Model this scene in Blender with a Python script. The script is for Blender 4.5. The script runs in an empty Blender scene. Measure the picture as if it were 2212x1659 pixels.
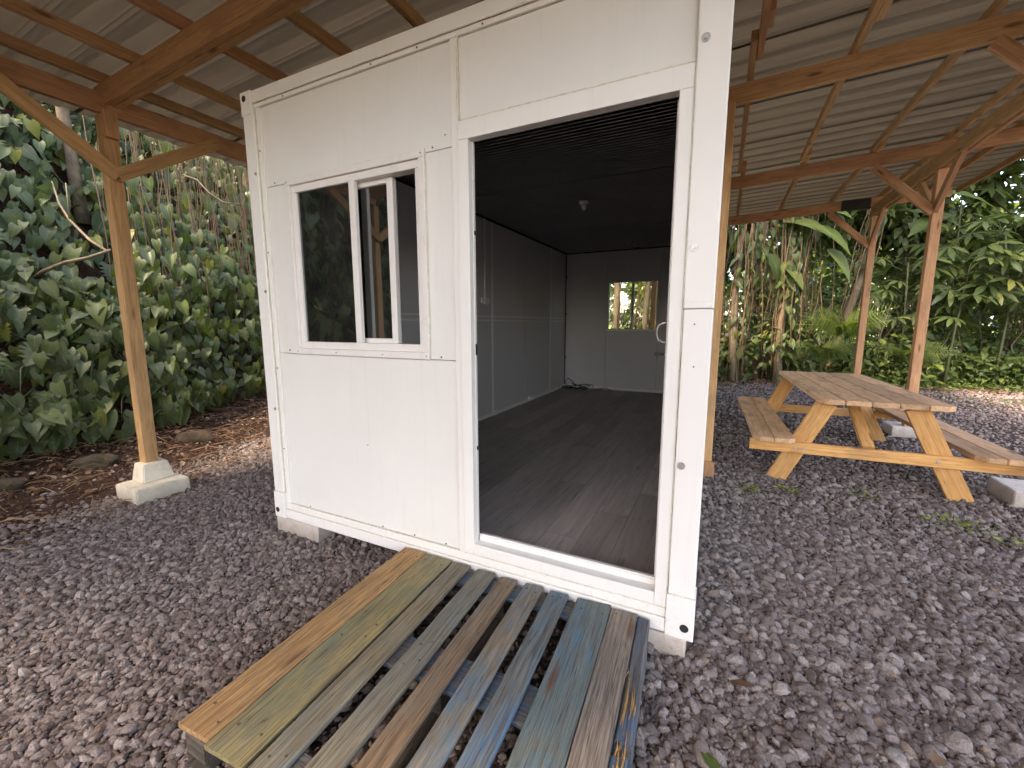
import bpy, bmesh, math, random
import numpy as np
from mathutils import Matrix, Vector, Euler, noise as mnoise
R = math.radians
random.seed(7); rng = np.random.default_rng(11)
sc = bpy.context.scene
COL = sc.collection

# ------------------------------------------------------------------ camera, world, sun, exposure
YAW, PITCH, ROLL = -0.458917505, -0.142967717, -0.001335
f_ = Vector((math.sin(YAW)*math.cos(PITCH), math.cos(YAW)*math.cos(PITCH), math.sin(PITCH)))
r_ = Vector((math.cos(YAW), -math.sin(YAW), 0)); u_ = r_.cross(f_)
cr, sr = math.cos(ROLL), math.sin(ROLL)
rr = cr*r_ + sr*u_; uu = -sr*r_ + cr*u_
CAM = Vector((2.48799, -1.62708, 1.21423))
cam_d = bpy.data.cameras.new("camera"); cam_d.sensor_width = 36; cam_d.sensor_fit = 'HORIZONTAL'
cam_d.lens = 36*911.74/2212; cam_d.clip_start = 0.02; cam_d.clip_end = 600
cam = bpy.data.objects.new("camera", cam_d); COL.objects.link(cam)
M = Matrix((rr, uu, -f_)).transposed().to_4x4(); M.translation = CAM
cam.matrix_world = M
sc.camera = cam

SUN_EL = 56.0
SUN_DIR = Vector((-0.42, -0.90, 0)).normalized()      # horizontal direction towards the sun
w = bpy.data.worlds.new("World"); sc.world = w; w.use_nodes = True
nt = w.node_tree; bg = nt.nodes["Background"]
sky = nt.nodes.new("ShaderNodeTexSky"); sky.sky_type = 'NISHITA'; sky.sun_disc = False
sky.sun_elevation = R(SUN_EL); sky.sun_rotation = math.atan2(SUN_DIR.x, SUN_DIR.y)
sky.air_density = 1.0; sky.dust_density = 2.5; sky.ozone_density = 1.0
nt.links.new(sky.outputs[0], bg.inputs[0]); bg.inputs[1].default_value = 0.15
sl = bpy.data.lights.new("sun", 'SUN'); sl.energy = 1.3; sl.angle = R(10.0); sl.color = (1.0, 0.93, 0.80)
so = bpy.data.objects.new("sun", sl); COL.objects.link(so)
sv = Vector((SUN_DIR.x*math.cos(R(SUN_EL)), SUN_DIR.y*math.cos(R(SUN_EL)), math.sin(R(SUN_EL))))
so.rotation_euler = sv.to_track_quat('Z', 'Y').to_euler(); so.location = sv*60
sc.view_settings.view_transform = 'Standard'; sc.view_settings.look = 'None'
sc.view_settings.gamma = 1; sc.view_settings.use_curve_mapping = False
sc.view_settings.exposure = 3.2
sc.view_settings.use_white_balance = True; sc.view_settings.white_balance_temperature = 7900; sc.view_settings.white_balance_tint = 20
sc.render.engine = 'CYCLES'
sc.cycles.max_bounces = 10; sc.cycles.diffuse_bounces = 6; sc.cycles.glossy_bounces = 4
sc.cycles.transmission_bounces = 6; sc.cycles.transparent_max_bounces = 8

G = -0.10     # ground level (container underside is z = 0)

# ------------------------------------------------------------------ object helpers
WM = {}
def T(x, y, z): return Matrix.Translation((x, y, z))
def reg(o, mw, parent):
    WM[o.name] = mw.copy()
    if parent is not None:
        o.parent = parent; o.matrix_parent_inverse = Matrix.Identity(4)
        o.matrix_basis = WM[parent.name].inverted() @ mw
    else:
        o.matrix_basis = mw
    COL.objects.link(o)
    return o
def tag(o, label=None, cat=None, group=None, kind=None):
    if label: o['label'] = label
    if cat: o['category'] = cat
    if group: o['group'] = group
    if kind: o['kind'] = kind
    return o
def empty(name, loc, label, cat, group=None):
    o = bpy.data.objects.new(name, None); o.empty_display_size = 0.1
    reg(o, T(*loc), None); return tag(o, label, cat, group)
def mobj(name, me, mw=None, parent=None, mat=None, smooth=False):
    if mat is not None and len(me.materials) == 0: me.materials.append(mat)
    if smooth:
        for p in me.polygons: p.use_smooth = True
    o = bpy.data.objects.new(name, me)
    return reg(o, mw if mw is not None else Matrix.Identity(4), parent)
def bm_box(bm, x0, x1, y0, y1, z0, z1, bev=0):
    vs = [bm.verts.new(p) for p in ((x0,y0,z0),(x1,y0,z0),(x1,y1,z0),(x0,y1,z0),(x0,y0,z1),(x1,y0,z1),(x1,y1,z1),(x0,y1,z1))]
    fs = [bm.faces.new([vs[i] for i in q]) for q in ((0,3,2,1),(4,5,6,7),(0,1,5,4),(1,2,6,5),(2,3,7,6),(3,0,4,7))]
    if bev:
        es = list({e for f in fs for e in f.edges})
        bmesh.ops.bevel(bm, geom=es, offset=bev, segments=1, affect='EDGES')
def bm_tube(bm, pts, rad, n=6, cap=True):
    pts = [Vector(p) for p in pts]; rings = []
    for i, p in enumerate(pts):
        a = pts[max(i-1,0)]; b = pts[min(i+1,len(pts)-1)]; d = (b-a).normalized()
        s = d.orthogonal().normalized() if i == 0 else (side - d*side.dot(d)).normalized()
        side = s; t = d.cross(s); rd = rad[i] if hasattr(rad, '__len__') else rad
        rings.append([bm.verts.new(p + (s*math.cos(2*math.pi*k/n)+t*math.sin(2*math.pi*k/n))*rd) for k in range(n)])
    for a, b in zip(rings, rings[1:]):
        for k in range(n): bm.faces.new((a[k], a[(k+1)%n], b[(k+1)%n], b[k]))
    if cap: bm.faces.new(rings[0][::-1]); bm.faces.new(rings[-1])
def bm_disc(bm, c, nrm, r, h, n=12):
    c = Vector(c); nrm = Vector(nrm).normalized()
    bm_tube(bm, [c, c+nrm*h], r, n)
def bm_mesh(bm, name="m"):
    bmesh.ops.recalc_face_normals(bm, faces=bm.faces)
    me = bpy.data.meshes.new(name); bm.to_mesh(me); bm.free(); return me
def box(name, x0, x1, y0, y1, z0, z1, mat, parent=None, bev=0.002):
    """box object with its origin in its middle"""
    cx, cy, cz = (x0+x1)/2, (y0+y1)/2, (z0+z1)/2
    bm = bmesh.new(); bm_box(bm, x0-cx, x1-cx, y0-cy, y1-cy, z0-cz, z1-cz, bev)
    return mobj(name, bm_mesh(bm, name), T(cx, cy, cz), parent, mat)
def plank(name, p0, p1, w_, h_, mat, parent=None, side=None, bev=0.003, warp=0.0, seg=1, rough=0.0):
    """sawn board from p0 to p1 (centre line); local X = grain"""
    p0 = Vector(p0); p1 = Vector(p1); X = (p1-p0); L = X.length; X.normalize()
    Yv = Vector(side) if side else (Vector((0,0,1)).cross(X) if abs(X.z) < 0.9 else Vector((0,1,0)))
    Z = X.cross(Yv).normalized(); Yv = Z.cross(X).normalized()
    bm = bmesh.new(); n = seg
    rings = []
    c = bev
    prof = [(-w_/2+c,-h_/2),(w_/2-c,-h_/2),(w_/2,-h_/2+c),(w_/2,h_/2-c),(w_/2-c,h_/2),(-w_/2+c,h_/2),(-w_/2,h_/2-c),(-w_/2,-h_/2+c)]
    ph = random.random()*9
    for i in range(n+1):
        x = -L/2+L*i/n; dz = warp*math.sin(ph+3.1*i/n); ring = []
        for (a, b) in prof:
            j = rough*mnoise.noise(Vector((x*9+ph*7, a*30, b*30))); 
            ex = rough*2.5*mnoise.noise(Vector((a*60+ph*3, b*40, x))) if i in (0, n) else 0
            ring.append(bm.verts.new((x+ex, a*(1+0)+ (j if abs(a) > w_/2-c*1.5 else 0), b+dz)))
        rings.append(ring)
    for a, b in zip(rings, rings[1:]):
        for k in range(8): bm.faces.new((a[k], a[(k+1)%8], b[(k+1)%8], b[k]))
    bm.faces.new(rings[0][::-1]); bm.faces.new(rings[-1])
    mw = Matrix((X, Yv, Z)).transposed().to_4x4(); mw.translation = (p0+p1)/2
    return mobj(name, bm_mesh(bm, name), mw, parent, mat)

# ------------------------------------------------------------------ material helpers
def newmat(name):
    m = bpy.data.materials.new(name); m.use_nodes = True
    n = m.node_tree.nodes; return m, n, m.node_tree.links, n["Principled BSDF"]
def ramp(n, l, fac, stops):
    r = n.new("ShaderNodeValToRGB"); e = r.color_ramp.elements
    while len(e) < len(stops): e.new(0.5)
    for el, (p, c) in zip(e, stops): el.position = p; el.color = (*c, 1) if len(c) == 3 else c
    l.new(fac, r.inputs[0]); return r.outputs[0]
def noise(n, l, vec, scale, detail=4, rough=0.55, dist=0.0):
    t = n.new("ShaderNodeTexNoise"); t.inputs["Scale"].default_value = scale; t.inputs["Detail"].default_value = detail
    t.inputs["Roughness"].default_value = rough; t.inputs["Distortion"].default_value = dist
    if vec is not None: l.new(vec, t.inputs["Vector"])
    return t.outputs["Fac"]
def mixc(n, l, fac, a, b, mode='MIX'):
    m = n.new("ShaderNodeMix"); m.data_type = 'RGBA'; m.blend_type = mode
    for s, v in ((m.inputs[0], fac), (m.inputs[6], a), (m.inputs[7], b)):
        if isinstance(v, (int, float)): s.default_value = v
        elif isinstance(v, tuple): s.default_value = (*v, 1)
        else: l.new(v, s)
    return m.outputs[2]
def mth(n, l, op, a, b=0.0, clamp=False):
    m = n.new("ShaderNodeMath"); m.operation = op; m.use_clamp = clamp
    for s, v in ((m.inputs[0], a), (m.inputs[1], b)):
        if isinstance(v, (int, float)): s.default_value = v
        else: l.new(v, s)
    return m.outputs[0]
def bump(n, l, b, h, strength=0.3, dist=0.01):
    x = n.new("ShaderNodeBump"); x.inputs["Strength"].default_value = strength; x.inputs["Distance"].default_value = dist
    l.new(h, x.inputs["Height"]); l.new(x.outputs[0], b.inputs["Normal"]); return x
def coords(n, l, scale=(1,1,1), rnd=True, world=False):
    """object coordinates (local X = grain) moved by the object's own random number"""
    if world:
        g = n.new("ShaderNodeNewGeometry"); v = g.outputs["Position"]
    else:
        t = n.new("ShaderNodeTexCoord"); v = t.outputs["Object"]
    mp = n.new("ShaderNodeMapping"); mp.inputs["Scale"].default_value = scale
    if rnd and not world:
        oi = n.new("ShaderNodeObjectInfo"); a = n.new("ShaderNodeVectorMath"); a.operation = 'ADD'
        s = n.new("ShaderNodeCombineXYZ")
        k = mth(n, l, 'MULTIPLY', oi.outputs["Random"], 37.0)
        for i in range(3): l.new(k, s.inputs[i])
        l.new(v, a.inputs[0]); l.new(s.outputs[0], a.inputs[1]); v = a.outputs[0]
    l.new(v, mp.inputs["Vector"]); return mp.outputs[0]

def wood(name, light, dark, knots=(0.12,0.05,0.02), rough=0.7, dirt=0.3, dirtc=(0.08,0.06,0.05), grain=1.0, bumpk=0.25):
    m, n, l, b = newmat(name)
    v = coords(n, l, (1.2, 16, 16)); g1 = noise(n, l, v, 2.2*grain, 5, 0.6, 1.5)
    v2 = coords(n, l, (3, 60, 60)); g2 = noise(n, l, v2, 2.5*grain, 3, 0.6)
    c = ramp(n, l, g1, [(0.30, dark), (0.48, tuple((a+q)/2 for a, q in zip(light, dark))), (0.68, light)])
    c = mixc(n, l, mth(n, l, 'MULTIPLY', g2, 0.5), c, tuple(x*0.55 for x in dark))
    vk = coords(n, l, (2.2, 9, 9)); vo = n.new("ShaderNodeTexVoronoi"); vo.inputs["Scale"].default_value = 1.0; l.new(vk, vo.inputs["Vector"])
    kn = ramp(n, l, vo.outputs["Distance"], [(0.07, (1,1,1)), (0.15, (0,0,0))])
    c = mixc(n, l, mth(n, l, 'MULTIPLY', kn, 0.8), c, knots)
    vd = coords(n, l, (2, 5, 5)); d = noise(n, l, vd, 1.6, 6, 0.65)
    dm = ramp(n, l, d, [(0.50, (0,0,0)), (0.70, (1,1,1))])
    c = mixc(n, l, mth(n, l, 'MULTIPLY', dm, dirt), c, dirtc)
    v3 = coords(n, l, (0.9, 38, 38)); g3 = noise(n, l, v3, 1.3, 2, 0.5, 0.3)
    ck = ramp(n, l, g3, [(0.485,(0,0,0)),(0.50,(1,1,1)),(0.515,(0,0,0))]); c = mixc(n, l, mth(n, l, 'MULTIPLY', ck, 0.55), c, tuple(x*0.3 for x in dark))
    oi = n.new("ShaderNodeObjectInfo"); hv = n.new("ShaderNodeHueSaturation")
    l.new(mth(n, l, 'ADD', mth(n, l, 'MULTIPLY', oi.outputs["Random"], 0.35), 0.82), hv.inputs["Value"]); l.new(c, hv.inputs["Color"])
    l.new(hv.outputs[0], b.inputs["Base Color"]); b.inputs["Roughness"].default_value = rough
    b.inputs["Specular IOR Level"].default_value = 0.3
    bump(n, l, b, mth(n, l, 'ADD', g1, g2), bumpk, 0.004)
    return m
def plain(name, col, rough=0.5, metal=0.0, var=0.08, scale=6.0, bmp=0.0, bscale=80.0, spec=0.5, dirt=0.0, dirtc=(0.25,0.22,0.16)):
    m, n, l, b = newmat(name)
    v = coords(n, l, (1,1,1)); k = noise(n, l, v, scale, 5, 0.6)
    c = ramp(n, l, k, [(0.3, tuple(x*(1-var) for x in col)), (0.7, tuple(min(1, x*(1+var)) for x in col))])
    if dirt:
        d = ramp(n, l, noise(n, l, v, scale*2.3, 8, 0.72), [(0.52, (0,0,0)), (0.74, (1,1,1))])
        c = mixc(n, l, mth(n, l, 'MULTIPLY', d, dirt), c, dirtc)
    l.new(c, b.inputs["Base Color"]); b.inputs["Roughness"].default_value = rough; b.inputs["Metallic"].default_value = metal
    b.inputs["Specular IOR Level"].default_value = spec
    if bmp: bump(n, l, b, noise(n, l, v, bscale, 3, 0.6), bmp, 0.003)
    return m
def leafmat(name, stops, rough=0.38, trans=0.25, vein=(0.16,0.26,0.08), bright=1.0, veinf=0.5):
    m, n, l, b = newmat(name)
    oi = n.new("ShaderNodeObjectInfo"); ge = n.new("ShaderNodeNewGeometry")
    r = mth(n, l, 'FRACT', mth(n, l, 'ADD', oi.outputs["Random"], ge.outputs["Random Per Island"]))
    c = ramp(n, l, r, stops)
    v = coords(n, l, (1,1,1), rnd=False); k = noise(n, l, v, 25, 3, 0.6)
    c = mixc(n, l, 0.35, c, ramp(n, l, k, [(0.35,(0.25,0.25,0.25)),(0.65,(1.0,1.0,1.0))]), 'MULTIPLY')
    uv = n.new("ShaderNodeUVMap"); sp = n.new("ShaderNodeSeparateXYZ"); l.new(uv.outputs[0], sp.inputs[0])
    du = mth(n, l, 'ABSOLUTE', mth(n, l, 'SUBTRACT', sp.outputs[0], 0.5))
    mid = mth(n, l, 'LESS_THAN', du, 0.022)
    sw = mth(n, l, 'FRACT', mth(n, l, 'MULTIPLY', mth(n, l, 'SUBTRACT', sp.outputs[1], mth(n, l, 'MULTIPLY', du, 0.75)), 8.0))
    side = mth(n, l, 'MULTIPLY', mth(n, l, 'LESS_THAN', sw, 0.12), 0.45)
    vf = mth(n, l, 'MULTIPLY', mth(n, l, 'MAXIMUM', mid, side), veinf)
    c = mixc(n, l, vf, c, vein)
    l.new(c, b.inputs["Base Color"]); b.inputs["Roughness"].default_value = rough; b.inputs["Specular IOR Level"].default_value = 0.38
    bump(n, l, b, mth(n, l, 'MULTIPLY', vf, -1.0), 0.4, 0.004)
    tr = n.new("ShaderNodeBsdfTranslucent"); l.new(mixc(n, l, 1.0, c, (1.5,1.7,0.6), 'MULTIPLY'), tr.inputs[0])
    mx = n.new("ShaderNodeMixShader"); mx.inputs[0].default_value = trans
    l.new(b.outputs[0], mx.inputs[1]); l.new(tr.outputs[0], mx.inputs[2])
    l.new(mx.outputs[0], n["Material Output"].inputs[0]); return m

def cabinmat(name, col, bmp, bscale, k=1.0):
    m, n, l, b = newmat(name); P = coords(n, l, (1,1,1), world=True); sx = n.new("ShaderNodeSeparateXYZ"); l.new(P, sx.inputs[0])
    c = ramp(n, l, noise(n, l, P, 1.7, 4, 0.6), [(0.3, tuple(x*0.965 for x in col)), (0.7, tuple(min(1, x*1.02) for x in col))])
    st = ramp(n, l, noise(n, l, coords(n, l, (26, 26, 0.9), world=True), 1.0, 6, 0.7), [(0.55,(0,0,0)),(0.78,(1,1,1))])
    c = mixc(n, l, mth(n, l, 'MULTIPLY', st, 0.16*k), c, (0.42,0.39,0.30))
    sc_ = ramp(n, l, noise(n, l, P, 17, 9, 0.78), [(0.62,(0,0,0)),(0.70,(1,1,1))]); c = mixc(n, l, mth(n, l, 'MULTIPLY', sc_, 0.12*k), c, (0.40,0.36,0.29))
    mz = n.new("ShaderNodeMapRange"); mz.inputs[1].default_value = 0.32; mz.inputs[2].default_value = 0.0; l.new(sx.outputs[2], mz.inputs[0])
    sp_ = ramp(n, l, noise(n, l, P, 60, 7, 0.75), [(0.50,(0,0,0)),(0.62,(1,1,1))])
    c = mixc(n, l, mth(n, l, 'MULTIPLY', mth(n, l, 'MULTIPLY', sp_, mth(n, l, 'POWER', mz.outputs[0], 1.6)), 0.14), c, (0.30,0.25,0.20))
    l.new(c, b.inputs["Base Color"]); b.inputs["Roughness"].default_value = 0.42; b.inputs["Specular IOR Level"].default_value = 0.45
    h = mth(n, l, 'ADD', mth(n, l, 'MULTIPLY', noise(n, l, P, bscale, 3, 0.6), 1.0), mth(n, l, 'MULTIPLY', noise(n, l, P, 2.3, 2, 0.5), 9.0))
    bump(n, l, b, h, bmp, 0.003); return m
M_white = cabinmat("white_paint", (0.82,0.80,0.745), 0.10, 260)
M_panel = cabinmat("panel_coating", (0.775,0.765,0.71), 0.24, 150, 0.7)
M_upvc = plain("window_plastic", (0.78,0.75,0.70), 0.4, var=0.02, dirt=0.25, dirtc=(0.45,0.40,0.30))
M_seal = plain("sealant", (0.70,0.66,0.52), 0.8, var=0.15, scale=40, bmp=0.8, bscale=90, dirt=0.6, dirtc=(0.28,0.24,0.15))
M_steel = plain("zinc_bolt", (0.45,0.44,0.42), 0.45, 0.85, 0.25, 60)
M_bright = plain("brushed_steel", (0.62,0.60,0.57), 0.3, 0.9, 0.05, 20)
M_screw = plain("rusty_screw", (0.10,0.07,0.05), 0.7, 0.2, 0.3, 60)
M_black = plain("black_rubber", (0.015,0.015,0.015), 0.5)
M_hole = plain("dark_hole", (0.02,0.02,0.02), 0.9)
M_inwall = plain("interior_panel", (0.66,0.665,0.67), 0.45, var=0.03, scale=2)
M_intrim = plain("interior_trim", (0.88,0.88,0.86), 0.5, var=0.04, scale=6)
M_ceil = plain("interior_ceiling", (0.80,0.79,0.78), 0.45, var=0.03)
M_fir = wood("fir_timber", (0.68,0.42,0.20), (0.46,0.25,0.11), dirt=0.25)
M_fir2 = wood("fir_timber_reddish", (0.68,0.385,0.20), (0.47,0.225,0.105), dirt=0.3)
M_tabletop = wood("weathered_tabletop", (0.84,0.54,0.31), (0.58,0.32,0.165), dirt=0.6, dirtc=(0.20,0.14,0.095))
M_tableleg = wood("yellow_pine", (0.86,0.48,0.18), (0.62,0.29,0.09), knots=(0.20,0.075,0.025), dirt=0.5, dirtc=(0.20,0.11,0.06))
M_endgrain = wood("dark_board_end", (0.20,0.12,0.08), (0.10,0.05,0.035), dirt=0.4)
M_conc = plain("concrete", (0.72,0.66,0.54), 0.9, var=0.12, scale=9, bmp=0.6, bscale=120, dirt=0.5, dirtc=(0.42,0.40,0.14))
M_conc2 = plain("pale_concrete", (0.60,0.53,0.46), 0.9, var=0.14, scale=14, bmp=0.9, bscale=140, dirt=0.45, dirtc=(0.25,0.20,0.16))
for mm in (M_conc, M_conc2):
    n, l = mm.node_tree.nodes, mm.node_tree.links; b = n["Principled BSDF"]; src = b.inputs["Base Color"].links[0].from_socket
    P = coords(n, l, (1,1,1), world=True); sx = n.new("ShaderNodeSeparateXYZ"); l.new(P, sx.inputs[0])
    mz = n.new("ShaderNodeMapRange"); mz.inputs[1].default_value = -0.02; mz.inputs[2].default_value = -0.10
    l.new(mth(n, l, 'ADD', sx.outputs[2], mth(n, l, 'MULTIPLY', noise(n, l, P, 22, 5, 0.7), -0.05)), mz.inputs[0])
    l.new(mixc(n, l, mth(n, l, 'MULTIPLY', mz.outputs[0], 0.45), src, (0.20,0.16,0.11)), b.inputs["Base Color"])
M_bark = plain("bark", (0.16,0.12,0.075), 0.9, var=0.45, scale=14, bmp=0.9, bscale=25, dirt=0.6, dirtc=(0.09,0.10,0.05))
M_barkl = plain("pale_bark", (0.20,0.16,0.10), 0.9, var=0.35, scale=12, bmp=0.8, bscale=25, dirt=0.6, dirtc=(0.12,0.13,0.06))
M_root = plain("aerial_root", (0.15,0.095,0.05), 0.85, var=0.4, scale=9)
M_twig = plain("dry_twig", (0.26,0.16,0.09), 0.85, var=0.5, scale=5)
M_stem = plain("green_stem", (0.075,0.09,0.035), 0.6, var=0.2)
M_moss = plain("mossy_rock", (0.055,0.040,0.026), 0.95, var=0.5, scale=8, bmp=1.0, bscale=22, dirt=0.8, dirtc=(0.13,0.115,0.025))
DG = [(0.0,(0.050,0.078,0.034)),(0.35,(0.080,0.118,0.050)),(0.7,(0.112,0.152,0.064)),(0.95,(0.15,0.185,0.07)),(1.0,(0.28,0.27,0.05))]
MG = [(0.0,(0.045,0.072,0.026)),(0.35,(0.070,0.105,0.036)),(0.7,(0.10,0.142,0.045)),(0.95,(0.14,0.18,0.05)),(1.0,(0.25,0.24,0.05))]
LG = [(0.0,(0.055,0.095,0.025)),(0.4,(0.085,0.135,0.034)),(0.8,(0.13,0.185,0.045)),(1.0,(0.24,0.27,0.06))]
M_leafd = leafmat("dark_vine_leaf", DG, 0.48, 0.18)
M_leafm = leafmat("mid_green_leaf", MG, 0.42, 0.28)
M_leafl = leafmat("light_green_leaf", LG, 0.5, 0.35, vein=(0.25,0.34,0.10))
M_weed = leafmat("weed_leaf", [(0.0,(0.16,0.22,0.03)),(0.6,(0.26,0.32,0.05)),(1.0,(0.42,0.42,0.10))], 0.5, 0.3)
M_dead = leafmat("dead_leaf", [(0.0,(0.075,0.036,0.020)),(0.5,(0.15,0.075,0.038)),(0.85,(0.24,0.145,0.075)),(1.0,(0.48,0.38,0.25))], 0.8, 0.1, vein=(0.10,0.05,0.03))
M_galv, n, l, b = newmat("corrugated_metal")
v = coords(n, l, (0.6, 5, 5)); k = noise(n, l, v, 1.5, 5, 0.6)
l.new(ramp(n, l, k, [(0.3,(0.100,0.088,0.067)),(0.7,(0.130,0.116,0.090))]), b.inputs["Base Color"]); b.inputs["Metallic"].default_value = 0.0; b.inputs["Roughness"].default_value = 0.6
# glass
M_glass, n, l, b = newmat("window_glass")
b.inputs["Base Color"].default_value = (0.75,0.78,0.76,1); b.inputs["Roughness"].default_value = 0.0
gl = n.new("ShaderNodeBsdfGlossy"); gl.inputs["Roughness"].default_value = 0.015; gl.inputs[0].default_value = (0.95,0.97,1,1)
tp = n.new("ShaderNodeBsdfTransparent"); tp.inputs[0].default_value = (0.55,0.57,0.55,1)
fr = n.new("ShaderNodeFresnel"); fr.inputs[0].default_value = 1.7
ms = n.new("ShaderNodeMixShader"); l.new(mth(n, l, 'ADD', fr.outputs[0], 0.16, True), ms.inputs[0]); l.new(tp.outputs[0], ms.inputs[1]); l.new(gl.outputs[0], ms.inputs[2])
df = n.new("ShaderNodeBsdfDiffuse"); df.inputs[0].default_value = (0.35,0.36,0.32,1)
vg = coords(n, l, (5, 1, 4)); dk = ramp(n, l, noise(n, l, vg, 1.0, 8, 0.75, 0.5), [(0.4,(0.015,0.015,0.015)),(0.8,(0.06,0.06,0.06))])
m2 = n.new("ShaderNodeMixShader"); l.new(dk, m2.inputs[0]); l.new(ms.outputs[0], m2.inputs[1]); l.new(df.outputs[0], m2.inputs[2])
l.new(m2.outputs[0], n["Material Output"].inputs[0])

# ------------------------------------------------------------------ terrain
def smooth(t): t = min(1, max(0, t)); return t*t*(3-2*t)
# foot of the bank on the left: polyline x(y)
def bankx(y): return -2.75 - 0.42*max(y+0.6, -4) + 0.12*math.sin(y*2.1)
def height(x, y):
    h = G
    d = bankx(y) - x
    if d > -0.6:
        h += 0.12*smooth((d+0.6)/0.6)
        if d > 0: h += 1.15*smooth(d/0.9) + 3.4*smooth((d-0.8)/2.4) + 2.0*smooth((d-2.6)/4)
        h += 0.10*mnoise.noise(Vector((x*1.3, y*1.3, 0)))*smooth((d+0.6)/0.8)
    e = y - (9.3 + 0.18*x)
    if e > 0 and d < 3: h += 0.35*smooth(e/2.5) + 0.10*mnoise.noise(Vector((x*.7, y*.7, 3)))*smooth(e)
    h += 0.012*mnoise.noise(Vector((x*1.1, y*1.1, 7.7)))
    return h
def axis(lo, hi, flo, fhi, fine, grow=1.25):
    a = list(np.arange(flo, fhi, fine)); s = fine; x = fhi
    while x < hi: a.append(x); s *= grow; x += s
    a.append(hi); s = fine; x = flo - s; pre = []
    while x > lo: pre.append(x); s *= grow; x -= s
    pre.append(lo); return pre[::-1]+a
xs = axis(-150, 150, -7, 9, 0.14); ys = axis(-120, 250, -3, 13, 0.14)
V = [(x, y, height(x, y)) for y in ys for x in xs]; nx = len(xs)
F = [(j*nx+i, j*nx+i+1, (j+1)*nx+i+1, (j+1)*nx+i) for j in range(len(ys)-1) for i in range(nx-1)]
me = bpy.data.meshes.new("ground"); me.from_pydata(V, [], F)
M_ground, n, l, b = newmat("lava_gravel_ground")
P = coords(n, l, (1,1,1), world=True); sx = n.new("ShaderNodeSeparateXYZ"); l.new(P, sx.inputs[0])
v1 = n.new("ShaderNodeTexVoronoi"); v1.inputs["Scale"].default_value = 42; l.new(P, v1.inputs["Vector"])
v2 = n.new("ShaderNodeTexVoronoi"); v2.inputs["Scale"].default_value = 95; l.new(P, v2.inputs["Vector"])
sp = n.new("ShaderNodeSeparateColor"); l.new(v1.outputs["Color"], sp.inputs[0])
stone = ramp(n, l, sp.outputs[0], [(0.0,(0.030,0.021,0.017)),(0.5,(0.062,0.046,0.039)),(1.0,(0.125,0.10,0.088))])  # darker than the loose stones: shade of the crevices put into the colour
soil = ramp(n, l, noise(n, l, P, 30, 6, 0.7), [(0.3,(0.020,0.011,0.007)),(0.55,(0.055,0.028,0.016)),(0.8,(0.11,0.065,0.036))])
# brown soil on the bank side, moss and weeds towards the back right
df1 = mth(n, l, 'ADD', mth(n, l, 'MULTIPLY', sx.outputs[0], -1.0), mth(n, l, 'MULTIPLY', sx.outputs[1], -0.30))
sm = ramp(n, l, mth(n, l, 'ADD', df1, mth(n, l, 'MULTIPLY', noise(n, l, P, 3, 4), 1.2)), [(0.0,(0,0,0)),(1.0,(1,1,1))])
mr = n.new("ShaderNodeMapRange"); mr.inputs[1].default_value = 1.75; mr.inputs[2].default_value = 2.35
l.new(mth(n, l, 'ADD', df1, mth(n, l, 'MULTIPLY', noise(n, l, P, 3, 4), 1.2)), mr.inputs[0])
c = mixc(n, l, mr.outputs[0], stone, soil)
dy = mth(n, l, 'SUBTRACT', sx.outputs[1], mth(n, l, 'MULTIPLY', sx.outputs[0], 0.18))
mr2 = n.new("ShaderNodeMapRange"); mr2.inputs[1].default_value = 8.4; mr2.inputs[2].default_value = 9.6
l.new(mth(n, l, 'ADD', dy, mth(n, l, 'MULTIPLY', noise(n, l, P, 1.5, 4), 1.5)), mr2.inputs[0])
litter = ramp(n, l, noise(n, l, P, 14, 6, 0.7), [(0.3,(0.025,0.022,0.010)),(0.5,(0.070,0.060,0.022)),(0.75,(0.14,0.11,0.05))])
c = mixc(n, l, mr2.outputs[0], c, litter)
mr3 = n.new("ShaderNodeMapRange"); mr3.inputs[1].default_value = 15; mr3.inputs[2].default_value = 17; l.new(sx.outputs[1], mr3.inputs[0])
lawn = ramp(n, l, noise(n, l, P, 2.0, 6, 0.7), [(0.3,(0.12,0.17,0.03)),(0.7,(0.22,0.28,0.05))])
c = mixc(n, l, mr3.outputs[0], c, lawn)
l.new(c, b.inputs["Base Color"]); b.inputs["Roughness"].default_value = 0.95; b.inputs["Specular IOR Level"].default_value = 0.2
hh = mth(n, l, 'SUBTRACT', mth(n, l, 'MULTIPLY', v1.outputs["Distance"], -1.0), mth(n, l, 'MULTIPLY', v2.outputs["Distance"], 0.4))
bump(n, l, b, hh, 1.0, 0.02)
g_o = mobj("ground", me, None, None, M_ground, smooth=True); tag(g_o, "dark ground rising into a soil bank on the left", None, None, 'structure')

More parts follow.
